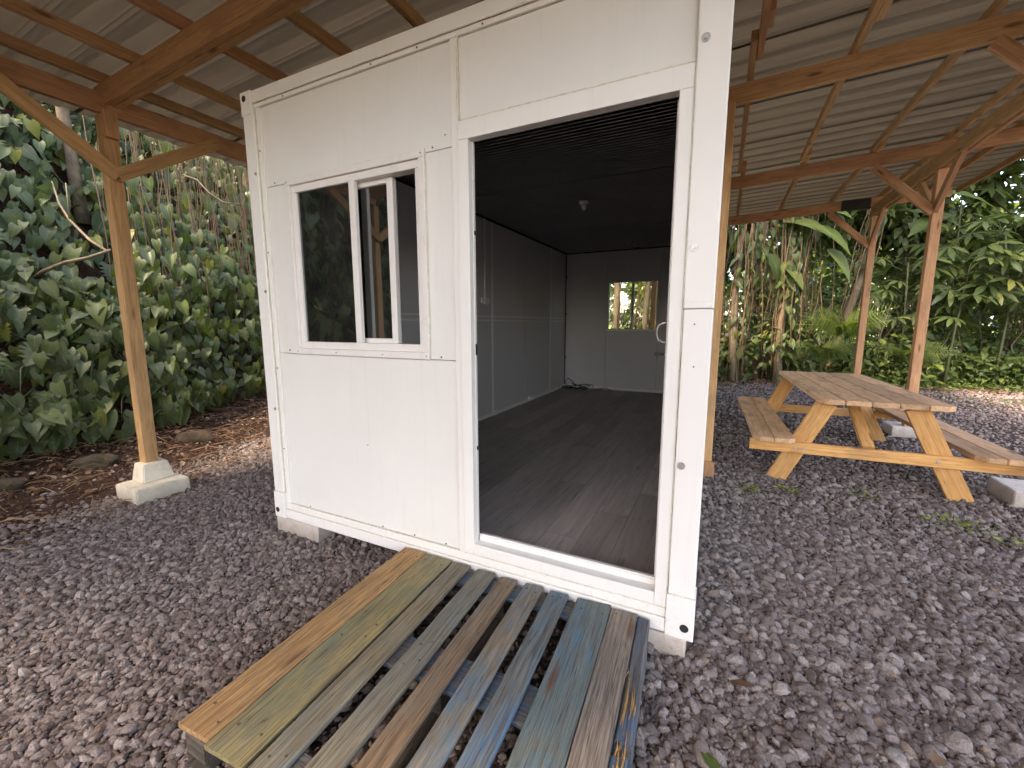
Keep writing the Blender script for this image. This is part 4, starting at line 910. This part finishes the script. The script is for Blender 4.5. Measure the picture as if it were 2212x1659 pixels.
# curtain of hanging roots
t = empty("hanging_roots", tuple(bank_pt(3, 1.6, .1)[0]), "curtain of thin brown hanging aerial roots between the post and the cabin", "roots")
for i in range(170):
    y_ = random.uniform(0.9, 6.5); d_ = random.uniform(0.9, 1.7); p, _ = bank_pt(y_, d_+random.uniform(.9,1.6), .5); q, _ = bank_pt(y_, max(.35, d_-random.uniform(.1,.8)), .28)
    p[2] += random.uniform(.3,1.3); q[:2] = q[:2]*.75+p[:2]*.25+np.array([.25,-.1]); q[2] = max(q[2]-random.uniform(0,.5), 0.3)
    p[:2] = q[:2] + (p[:2]-q[:2])*.25
    a = np.array(p); b_ = np.array(q); pts_ = [a+(b_-a)*k/9 + rv(.018)*(1 if 0 < k < 9 else 0) + np.array([0.05*math.sin(k*.9+i), 0.05*math.cos(k*.7+i*2), 0]) for k in range(10)]
    bm = bmesh.new(); bm_tube(bm, pts_, random.uniform(.0025,.0075), 4, False); mobj("root", bm_mesh(bm), None, t, M_root, True)
# trees on the left bank
def gh(x, y): return height(x, y)-0.05
tree((-5.3, 1.05, gh(-5.3,1.05)), 6.5, 0.070, "slim vine-wrapped tree standing on the bank left of the orange post", (2.2,2.2,1.2), 1500, .20, M_leafd, M_bark, "trees on the left bank", lean=(-.1,.2))
tree((-5.2, -0.35, gh(-5.2,-.35)), 6.5, 0.08, "pale trunk on the bank at the left edge of the picture", (2.2,2.2,1.3), 1500, .20, M_leafd, M_barkl, "trees on the left bank", lean=(.1,-.3))
tree((-4.9, 1.35, gh(-4.9,1.35)), 5.5, 0.055, "thin trunk among the hanging roots just left of the orange post", (1.6,1.6,.9), 900, .18, M_leafm, M_barkl, "trees on the left bank", lean=(.2,.2))
tree((-6.6, 4.2, gh(-6.6,4.2)), 6.0, 0.12, "tree above the bank half hidden by the white cabin", (2.6,2.6,1.8), 2200, .22, M_leafd, M_bark, "trees on the left bank")
def unp(u, v_, dep):
    return CAM + (rr*((u-1106)/911.74) - uu*((v_-829.5)/911.74) + f_)*dep
bm = bmesh.new(); bm_tube(bm, [unp(60,612,4.5), unp(95,585,4.45), unp(140,567,4.4), unp(190,557,4.4), unp(240,540,4.5)], [.022,.02,.018,.017,.014], 7)
bm_tube(bm, [unp(232,543,4.48), unp(195,520,4.6), unp(150,475,4.7), unp(128,440,4.8), unp(112,392,4.9)], [.015,.014,.013,.010,.006], 6); bm_tube(bm, [unp(150,475,4.7), unp(146,430,4.7), unp(142,395,4.7)], [.009,.007,.005], 5)
tag(mobj("branch", bm_mesh(bm), None, None, M_barkl, True), "pale bare curved branch reaching over the leaves left of the orange post", "branch")
bm = bmesh.new(); bm_tube(bm, [unp(395,378,6.0), unp(425,388,5.9), unp(450,415,5.9), unp(482,437,5.9), unp(520,440,6.0)], [.012,.011,.011,.010,.006], 6)
tag(mobj("branch", bm_mesh(bm), None, None, M_barkl, True), "short crooked twig hanging in front of the roots right of the post brace", "branch")
# mossy rocks and litter at the foot of the bank
def rock(x, y, s, label, sq=(1.6,1,.7), rot=0.0):
    bm = bmesh.new(); bmesh.ops.create_icosphere(bm, subdivisions=4, radius=1.0)
    for v_ in bm.verts: v_.co = v_.co*(1+0.35*mnoise.noise(v_.co*1.3+Vector((x,y,0)))+0.10*mnoise.noise(v_.co*4)); v_.co = Vector((v_.co.x*sq[0], v_.co.y*sq[1], v_.co.z*sq[2]))*s
    o = mobj("rock", bm_mesh(bm), T(x, y, height(x,y)-s*.05) @ Matrix.Rotation(rot, 4, 'Z'), None, M_moss, True); tag(o, label, "rock", "mossy rocks at the bank foot")
rock(-2.78, 0.95, .125, "mossy brown rock just right of the orange post foot", rot=.5, sq=(2.0,1,.9)); rock(-2.62, 0.02, .105, "low mossy rock left of the stepped concrete footing", rot=1.2); rock(-2.52, -0.62, .11, "dark mossy rock at the left edge of the picture", rot=1.0)
P_, D_, N_, S_ = [], [], [], []
def litter(n_, fx, s0, s1):
    for i in range(n_):
        x, y = fx(); a = random.uniform(0,6.28); P_.append((x, y, height(x,y)+random.uniform(.01,.035))); D_.append((math.cos(a), math.sin(a), random.gauss(0,.2))); N_.append(np.array([0,0,1.])+rv(.35)); S_.append(random.uniform(s0,s1))
def zoneL():
    y = random.uniform(-1.9, 5.5); return bankx(y)+min(1.7, abs(random.gauss(0,.75)))-.1, y
def zoneB():
    x = random.uniform(2.2, 8.5); return x, 8.5+.18*x+random.gauss(0,.35)
litter(3600, zoneL, .02, .075); litter(1300, zoneB, .03, .10); litter(40, lambda: (random.uniform(-2.2,5), random.uniform(-1.5,3)), .012, .035)
foliage("leaf_litter", None, ('oval','lance'), P_, D_, N_, S_, M_dead, 'stuff', "brown dead leaves scattered along the bank foot and the yard edge", "leaf litter")
bm = bmesh.new()
for i in range(640):
    x, y = zoneL() if i < 540 else zoneB(); a = random.gauss(.9, .9); L_ = random.uniform(.06,.42); c, s_ = math.cos(a), math.sin(a); k = random.uniform(-.05,.05)
    z0 = height(x,y); pts_ = [(x-c*L_/2, y-s_*L_/2, z0+.012), (x+k*s_, y-k*c, z0+random.uniform(.02,.05)), (x+c*L_/2, y+s_*L_/2, z0+.015)]
    bm_tube(bm, pts_, [.003, random.uniform(.002,.006), .0015], 4)
for i in range(40):
    x, y = random.uniform(-2.2,4.5), random.uniform(-1.5,3.5); a = random.uniform(0,3.1); L_ = random.uniform(.03,.16); c, s_ = math.cos(a), math.sin(a); z0 = height(x,y)+.022
    bm_tube(bm, [(x,y,z0),(x+c*L_/2,y+s_*L_/2,z0+.008),(x+c*L_,y+s_*L_,z0)], [.001,.0018,.001], 4)
tag(mobj("twig_litter", bm_mesh(bm), None, None, M_twig, True), "dry brown twigs and rootlets littering the ground", "twigs", None, 'stuff')

# ------------------------------------------------------------------ back and right vegetation
def baseY(x): return 8.75+0.18*x
def bushy(x0, x1, y0, y1, h, n_, s, label, mats, kinds, cat="bush", group="bushes behind the yard", nobj=0, up=0.35, objk=('heart',)):
    xc, yc = (x0+x1)/2, (y0+y1)/2; t = empty("bush", (xc, yc, gh(xc,yc)), label, cat, group); it = []
    for i in range(n_):
        x = random.uniform(x0-.2,x1+.2); y = y0 + (y1-y0)*random.random()**1.4; hh_ = h*(0.55+0.6*(mnoise.noise(Vector((x*.9,y*.9,h)))+.5))
        z = height(x,y)+ hh_*random.random()**.8*(0.35+0.65*min(1,(y-y0)/max(.3,(y1-y0)*.5)))
        cl = mnoise.noise(Vector((x*2.2,y*2.2,z*2.2)))
        if cl < -.12 and random.random() < .85: continue
        D_ = np.array([random.gauss(0,.7), -0.6+random.gauss(0,.5), random.gauss(-.15,.45)]); N_ = np.array([random.gauss(0,.45), -.45, 1.0])+rv(.3)
        it.append((random.choice(objk), np.array([x,y,z]), D_, N_, s*random.uniform(.55,1.35), random.choice(mats)))
    if nobj: split_leaves(t, it, nobj, kinds)
    else:
        for m_ in {i[5].name for i in it}:
            q = [i for i in it if i[5].name == m_]; foliage("foliage", t, kinds, [i[1] for i in q],[i[2] for i in q],[i[3] for i in q],[i[4] for i in q], bpy.data.materials[m_])
    bm = bmesh.new()
    for i in range(14):
        x = random.uniform(x0,x1); y = random.uniform(y0+.3,y1); z0 = height(x,y)-.05; bm_tube(bm, [(x,y,z0),(x+random.gauss(0,.1),y,z0+h*.45),(x+random.gauss(0,.25),y-.1,z0+h*.85)], [.018,.013,.006], 5)
    tag(mobj("stems", bm_mesh(bm), None, t, M_bark, True), None, None, None, 'stuff'); return t
bushy(-2.5, 2.0, 8.6, 10.6, 2.6, 2600, .20, "bush with dark leaves seen through the cabin's back window", (M_leafm, M_leafd, M_leafl), ('heartlo','lance'), nobj=60)
bushy(2.0, 4.1, 9.15, 11.0, 2.7, 2300, .16, "dark vine-tangled bush right beside the cabin edge", (M_leafd, M_leafm, M_leafm), ('heartlo','lance'), nobj=160)
bushy(4.0, 6.2, 9.6, 11.6, 2.1, 2800, .14, "green bush behind the far end of the picnic table", (M_leafm,M_leafl,M_leafl), ('lance','heartlo','comp'), nobj=160)
bushy(6.0, 8.4, 10.0, 12.2, 2.0, 3200, .14, "lush green bush right of the near shelter post", (M_leafm,M_leafl,M_leafl), ('lance','comp','heartlo'), nobj=140)
bushy(8.2, 12.5, 10.6, 13.0, 1.35, 3000, .16, "light green leafy bush at the right edge behind the yard", (M_leafm, M_leafl, M_leafm), ('lance','comp'))
bushy(3.4, 9.0, 14.2, 16.0, 1.6, 1500, .20, "distant hedge-like bush in front of the sunny lawn", (M_leafm, M_leafl), ('lance','oval'))
bushy(-6.5, -2.0, 8.0, 11.5, 3.2, 2200, .22, "tall bush behind the cabin to the left", (M_leafd, M_leafm), ('heartlo','lance'))
# ground cover strip
bushy(0.5, 9.5, 12.4, 14.2, 5.2, 7500, .24, "dense tall thicket closing the view behind the posts", (M_leafm, M_leafd, M_leafm, M_leafl), ('heartlo','lance'))
bushy(9.2, 14.5, 11.8, 14.0, 2.0, 2600, .18, "low thicket under the bright clearing at the right", (M_leafm, M_leafl), ('lance','comp'))
P_, D_, N_, S_ = [], [], [], []
for i in range(15000):
    x = random.uniform(3.6, 13); q = abs(random.gauss(0,.8)); y = baseY(x)-.15+q+ (random.gauss(0,.35) if random.random() < .25 else 0)
    P_.append((x,y,height(x,y)+random.random()*min(.55,.05+.5*q))); D_.append(np.array([random.gauss(0,1),random.gauss(-.4,.8),random.gauss(.35,.5)])); N_.append(np.array([0,-.3,1.])+rv(.4)); S_.append(random.uniform(.035,.095))
for i in range(2600):
    x = random.uniform(5.0, 9.5); y = baseY(x)-abs(random.gauss(0,1.3))
    if mnoise.noise(Vector((x*1.2,y*1.2,0))) < .05: continue
    P_.append((x,y,height(x,y)+random.uniform(.01,.05))); D_.append(np.array([random.gauss(0,1),random.gauss(0,1),.5])); N_.append(np.array([0,0,1.])+rv(.4)); S_.append(random.uniform(.02,.05))
foliage("ground_cover", None, ('oval','lance'), P_, D_, N_, S_, M_leafl, 'stuff', "small light green weeds and ground cover along the back of the yard", "ground cover")
# vine-clad trunks beside the cabin
def vtree(x, y, r0, h, label, bark=M_bark, lean=(0,0), leaves=60, roots=10, crown=(1.8,1.6,.9)):
    t = tree((x,y,gh(x,y)), h, r0, label, crown, 1100, .22, M_leafd, bark, "vine-clad trees behind the yard", lean=lean, kinds=('heartlo',), limbs=3)
    for k in range(leaves):
        q = random.uniform(.08,.62); a = random.uniform(2.6,6.6); p = np.array([x+lean[0]*q+math.cos(a)*(r0+.07), y+lean[1]*q+math.sin(a)*(r0+.07), gh(x,y)+h*q])
        leafobj('heart', p, np.array([math.cos(a)*.5, math.sin(a)*.5, -1])+rv(.3), np.array([math.cos(a), math.sin(a), .6])+rv(.3), random.uniform(.12,.26), t, random.choice((M_leafm, M_leafd, M_leafl)))
    for k in range(roots):
        a = random.uniform(3.0,6.4); bm = bmesh.new(); rr_ = r0+random.uniform(.02,.16); x0, y0 = x+math.cos(a)*rr_, y+math.sin(a)*rr_
        pts_ = [(x0+lean[0]*i/8*.6+.04*math.sin(i*1.3+k), y0+.04*math.cos(i+k), gh(x,y)+ .02+ h*.62*i/8) for i in range(9)]
        bm_tube(bm, pts_, random.uniform(.006,.014), 4); mobj("vine", bm_mesh(bm), None, t, M_root, True)
    return t
vtree(2.76, 9.2, .085, 6.0, "slim pale trunk nearest the right edge of the cabin", M_barkl, lean=(.1,0), leaves=50)
vtree(3.70, 9.25, .085, 6.0, "vine-wrapped trunk standing behind the left bench of the picnic table", M_bark, lean=(.1,.2), leaves=130, roots=9)
vtree(3.2, 9.9, .12, 6.2, "dark root-draped trunk between the two slim trunks beside the cabin", M_bark, leaves=120, roots=10)
vtree(4.75, 10.2, .09, 6.2, "leaning pale trunk left of the farthest shelter post", M_barkl, lean=(.9,.2), leaves=30, roots=6)
vtree(0.04, 9.0, .10, 6.0, "pale trunk seen through the left pane of the cabin's back window", M_barkl, leaves=14, roots=4)
vtree(0.58, 9.1, .085, 6.0, "grey leaning trunk seen next to the back window mullion", M_bark, lean=(.5,0), leaves=14, roots=4)
vtree(7.9, 11.4, .07, 5.5, "thin pale trunk between the near post and the right edge", M_barkl, lean=(.6,0), leaves=16, roots=3)
# hanging roots near the cabin edge
t = empty("hanging_roots", (3.0, 9.4, gh(3,9.4)), "tangle of thin brown hanging roots beside the cabin's right edge", "roots")
for i in range(44):
    x = random.uniform(2.3,4.6); y = random.uniform(8.95,9.7)+.1*x; z1 = random.uniform(1.6,4.2); bm = bmesh.new()
    pts_ = [(x+.05*math.sin(k*.9+i)+random.gauss(0,.01), y+.04*math.cos(k+i), G+.05+(z1)*k/9) for k in range(10)]; bm_tube(bm, pts_, random.uniform(.004,.010), 4, False); mobj("root", bm_mesh(bm), None, t, M_root, True)
# ferns
def fern(x, y, z, s, label, n_=9, mat=M_leafl):
    t = empty("fern", (x,y,z), label, "fern", "ferns behind the yard")
    for i in range(n_):
        a = -2.6+2.1*i/(n_-1)+random.gauss(0,.15) if n_ > 1 else 0; leafobj('frond', (x,y,z), (math.cos(a), math.sin(a), random.uniform(.25,.6)), (0,-.9,.5), s*random.uniform(.75,1.15), t, mat, "frond")
fern(4.75, 9.45, 1.05, 1.05, "bright green fern arching behind the picnic table's far end")
fern(4.35, 9.3, .55, .85, "lower green fern left of the arching one", 7, M_leafm)
fern(5.9, 9.9, .5, .8, "small fern at the foot of the farthest post", 7, M_leafm)
# palmate-leaved plants
def palmplant(x, y, h, n_, s, label, mat):
    t = empty("palmate_plant", (x,y,gh(x,y)), label, "plant", "palmate-leaved plants behind the posts"); bm = bmesh.new(); z0 = gh(x,y)
    top = (x+random.gauss(0,.15), y-.1, z0+h); bm_tube(bm, [(x,y,z0-.05),(x+.05,y,z0+h*.5),top], [.03,.022,.014], 6)
    for i in range(n_):
        q = random.uniform(.45,1.05); a = random.uniform(0,6.28); r_l = random.uniform(.2,.65); b0 = Vector((x+(top[0]-x)*q, y, z0+h*q)); e = b0+Vector((math.cos(a)*r_l, math.sin(a)*r_l-.15, .15+random.uniform(-.1,.2)))
        bm_tube(bm, [b0, b0.lerp(e,.6)+Vector((0,0,.05)), e], [.008,.006,.004], 4)
        leafobj('palm', tuple(e), np.array([math.cos(a), math.sin(a)-.3, -.15])+rv(.15), np.array([0,-.55,1])+rv(.25), s*random.uniform(.75,1.25), t, mat)
    mobj("stem", bm_mesh(bm), None, t, M_stem, True)
for i, (x, y, h, n_, s, lb, mt) in enumerate([
    (5.9,10.2,2.6,26,.62,"dark green palmate plant just left of the farthest post",M_leafm),
    (6.6,9.9,2.5,30,.66,"palmate plant between the two right shelter posts",M_leafm),
    (7.4,10.1,3.0,30,.70,"tall palmate plant right behind the near post",M_leafm),
    (8.3,10.2,3.2,30,.72,"pale green palmate plant right of the near post top",M_leafl),
    (9.1,10.6,2.6,28,.70,"shaded palmate plant in front of the bright clearing",M_leafm),
    (10.2,10.9,3.4,30,.75,"tall palmate plant at the right edge under the roof corner",M_leafm),
    (9.9,10.4,1.9,22,.60,"low palmate plant at the right edge",M_leafm),
    (7.0,11.4,3.9,26,.70,"highest palmate plant between posts near the roof edge",M_leafl)]): palmplant(x,y,h,n_,s,lb,mt)
# large paddle leaves by the far beam
t = empty("broad_leaf_climber", (3.9,9.6,gh(3.9,9.6)), "climber with very large smooth paddle leaves under the far roof beam", "plant")
for (x,y,z,dx,dz,s) in ((3.5,9.2,3.3,.9,-.15,.95),(4.0,9.1,3.15,1.0,-.3,.8),(3.9,9.2,3.55,.8,-.1,.8),(3.3,9.3,2.7,.6,-.8,.6),(4.3,9.2,2.7,.9,-.6,.7),(3.6,9.2,2.4,.8,-.7,.6),(4.5,9.4,3.6,1,.0,.7),(5.7,9.8,3.4,1,-.2,.8),(6.3,9.8,3.3,-.7,-.2,.8),(6.1,9.9,3.7,.9,.1,.7),(5.2,9.7,3.9,-.5,-.2,.7)):
    leafobj('paddle', (x,y,z), (dx,-.45,dz), (.1,-.5,1), s, t, random.choice((M_leafm,M_leafl)))
bm = bmesh.new(); bm_tube(bm, [(3.9,9.6,G),(3.85,9.5,1.4),(3.9,9.4,2.6),(4.1,9.4,3.5)], [.04,.035,.03,.02], 7); mobj("stem", bm_mesh(bm), None, t, M_stem, True)
# taller trees behind, some gaps left for the bright clearing and sky
for (x,y,h,cr_,n_,lb,mt) in [
    (-1.5,12.5,6.5,(2.6,1.8,2.2),3200,"leafy tree behind the cabin",M_leafd),
    (2.4,12.2,6.0,(2.4,1.6,2.3),3600,"dense dark tree rising behind the root-draped trunks",M_leafd),
    (5.6,13.0,6.5,(2.3,1.6,1.8),2600,"tree behind the farthest shelter post",M_leafm),
    (9.3,13.4,8.5,(2.8,1.8,1.3),1500,"tree whose branches overhang the roof corner on the right",M_leafm),
(10.8,12.6,5.4,(2.8,1.4,1.7),1100,"leafy tree filling the gap under the right roof corner",M_leafm),
    (7.2,12.8,5.2,(2.4,1.4,1.8),3000,"leafy tree behind the near right post",M_leafm),
    (16.5,15.5,7.0,(2.6,2,2.6),2600,"tree beyond the right edge",M_leafm),
    (-6,14,8,(3.5,2.5,3),3000,"tall tree behind the left bank",M_leafd)]:
    tree((x,y,gh(x,y)), h, .14, lb, cr_, n_, .26, mt, M_bark, "trees behind the yard", kinds=('heartlo','lance'), nclump=60, ctr=(x,y,h*.72))
for (x,y,cx,lb) in [(0.5,12.6,0.8,"unseen tall tree added for shade, crown over the cabin and the roof"),(6.6,13.2,5.2,"unseen tall tree added for shade, crown over the picnic table side of the roof"),(11.8,13.8,9.8,"unseen tall tree added for shade, crown over the right side of the yard"),(17.5,14.5,14.0,"unseen tall tree added to shade the ground past the right edge")]:  # crowns added out of view to keep sun off the plants behind the yard
    tree((x,y,gh(x,y)), 8.2, .15, lb, (3.1,2.5,1.0), 8500, .26, M_leafm, M_bark, "unseen trees added for shade", kinds=('oval','heartlo'), nclump=60, ctr=(cx,7.2,8.3), lean=((cx-x)*.3,-1.6))
for i,(x,y,h,lb) in enumerate([(-14,46,10,"far tree at the left of the lawn"),(-2,50,11,"far tree seen past the cabin"),(9,44,9,"rounded sunlit tree beyond the lawn left of the posts"),(20,46,11,"sunlit tree beyond the lawn between the posts"),(31,44,10,"sunlit tree beyond the lawn right of the posts"),(42,40,11,"sunlit tree beyond the lawn at the right edge"),(56,38,12,"sunlit tree far off at the right")]):
    tree((x,y,G), h, .3, lb, (5.5,4,4.2), 5200, .75, M_leafl, M_bark, "trees beyond the lawn", kinds=('oval',), nclump=90, ctr=(x,y,h*.55))
# pale drive crossing the clearing
me = bpy.data.meshes.new("driveway"); q = [(4,17.5),(60,24),(60,30),(4,21.5)]; nq = 16; V_ = []; F_ = []
for i in range(nq+1):
    t_ = i/nq; xx = 4+56*t_; V_ += [(xx, 17.5+6.5*t_, 0), (xx, 21.5+8.5*t_, 0)]
V_ = [(x, y, max(height(x, y), height(x, y+.5))+.06) for x, y, _ in V_]
F_ = [(2*i, 2*i+2, 2*i+3, 2*i+1) for i in range(nq)]; me.from_pydata(V_, [], F_)
M_drive = plain("pale_gravel_drive", (0.42,0.35,0.30), 0.9, var=.15, scale=3)
tag(mobj("driveway", me, None, None, M_drive), "pale sunlit drive beyond the bushes", None, None, 'structure')
# trees behind the camera (shade the yard, show in window glass; first two added to dapple sun)
for (x,y,h,cr_,n_,lf,lb) in [(-3.3,-5.6,8,(3.3,2.3,1.7),6500,.24,"leafy tree added behind the photographer to the left to dapple the sun"),(2.3,-5.6,8,(2.7,2.2,1.5),6000,.22,"smaller leafy tree added behind the photographer to dapple the sun"),(-6.5,-3.6,8,(2.8,2.6,1.6),4500,.24,"tree leaning over the left bank behind the photographer"),(2.0,-10.5,8,(2.4,1.8,1.6),1200,.26,"tree behind the photographer"),(8.5,-8.0,8.5,(2.6,2.0,2.2),1500,.28,"leafy tree behind the photographer to the right"),(-10,-12,11,(3.4,3,3.0),1600,.34,"tall tree far behind the photographer")]:
    tree((x,y,G), h, .2, lb, cr_, n_, lf, M_leafm, M_bark, "trees behind the photographer", kinds=('oval','lance'), nclump=55, ctr=(x,y,h*.68))
t = empty("palm_tree", (3.0,-7.0,G), "palm behind the photographer", "palm"); bm = bmesh.new(); bm_tube(bm, [(3.0,-7,G-.1),(2.8,-7,2),(2.9,-7,4.6)], [.15,.12,.10], 9); mobj("trunk", bm_mesh(bm), None, t, M_bark, True)
for i in range(16):
    a = i*6.283/16; leafobj('frond', (2.9,-7,4.6), (math.cos(a), math.sin(a), random.uniform(.1,.9)), (0,0,1), 2.6, t, M_leafm, "frond")
# ------------------------------------------------------------------ small things lying about
def lone(kind, x, y, s, a, mat, label, name, cat, group=None, z=.035, n_=(0.1,-.1,1)):
    o = leafobj(kind, (x, y, G+z), (math.cos(a), math.sin(a), .05), n_, s, None, mat, name); tag(o, label, cat, group); return o
lone('lance', 2.565, -0.445, .105, 2.2, M_leafl, "small fresh green leaf on the gravel near the cabin's right front corner", "fallen_leaf", "leaf")
lone('lance', 2.66, -0.06, .085, 2.9, M_dead, "curled orange-brown leaf beside the cabin's right bottom corner", "fallen_leaf", "leaf")
lone('oval', 2.80, -0.53, .11, -1.0, M_dead, "crumpled brown leaf at the bottom right of the gravel", "fallen_leaf", "leaf", n_=(.5,-.2,.8))
lone('oval', 3.12, -0.12, .055, .6, M_dead, "small orange leaf scrap on the right-hand gravel", "fallen_leaf", "leaf")
bm = bmesh.new(); bm_tube(bm, [(2.79,-.33,G+.03),(2.83,-.42,G+.045),(2.84,-.50,G+.04),(2.87,-.62,G+.03)], [.003,.006,.006,.003], 6); tag(mobj("stick", bm_mesh(bm), None, None, M_twig, True), "curved brown stick on the gravel at the bottom right", "stick")
def weed(x, y, s, label, n_=34):
    t = empty("weed", (x,y,G), label, "weed", "small weeds in the gravel"); P_=[];D_=[];N_=[];S_=[]
    for i in range(n_):
        a = random.uniform(0,6.28); r_w = s*random.random(); P_.append((x+math.cos(a)*r_w*1.5, y+math.sin(a)*r_w, G+.02+random.random()*.03)); D_.append((math.cos(a),math.sin(a),.7)); N_.append(np.array([0,0,1.])+rv(.3)); S_.append(random.uniform(.018,.04))
    foliage("leaves", t, ('oval','lance'), P_, D_, N_, S_, M_weed, None)
weed(3.52, 2.25, .10, "grassy weed in the gravel under the middle of the picnic table"); weed(3.93, 1.92, .13, "largest light green weed left of the table's right front foot", 60); weed(4.12, 1.75, .09, "small weed below the table's right front foot")
weed(3.03, 2.12, .05, "tiny weed beside the table's left front foot"); weed(2.78, 2.0, .07, "small weed between the cabin and the table's left foot"); weed(4.45, 1.35, .05, "lone weed at the right edge on open gravel")
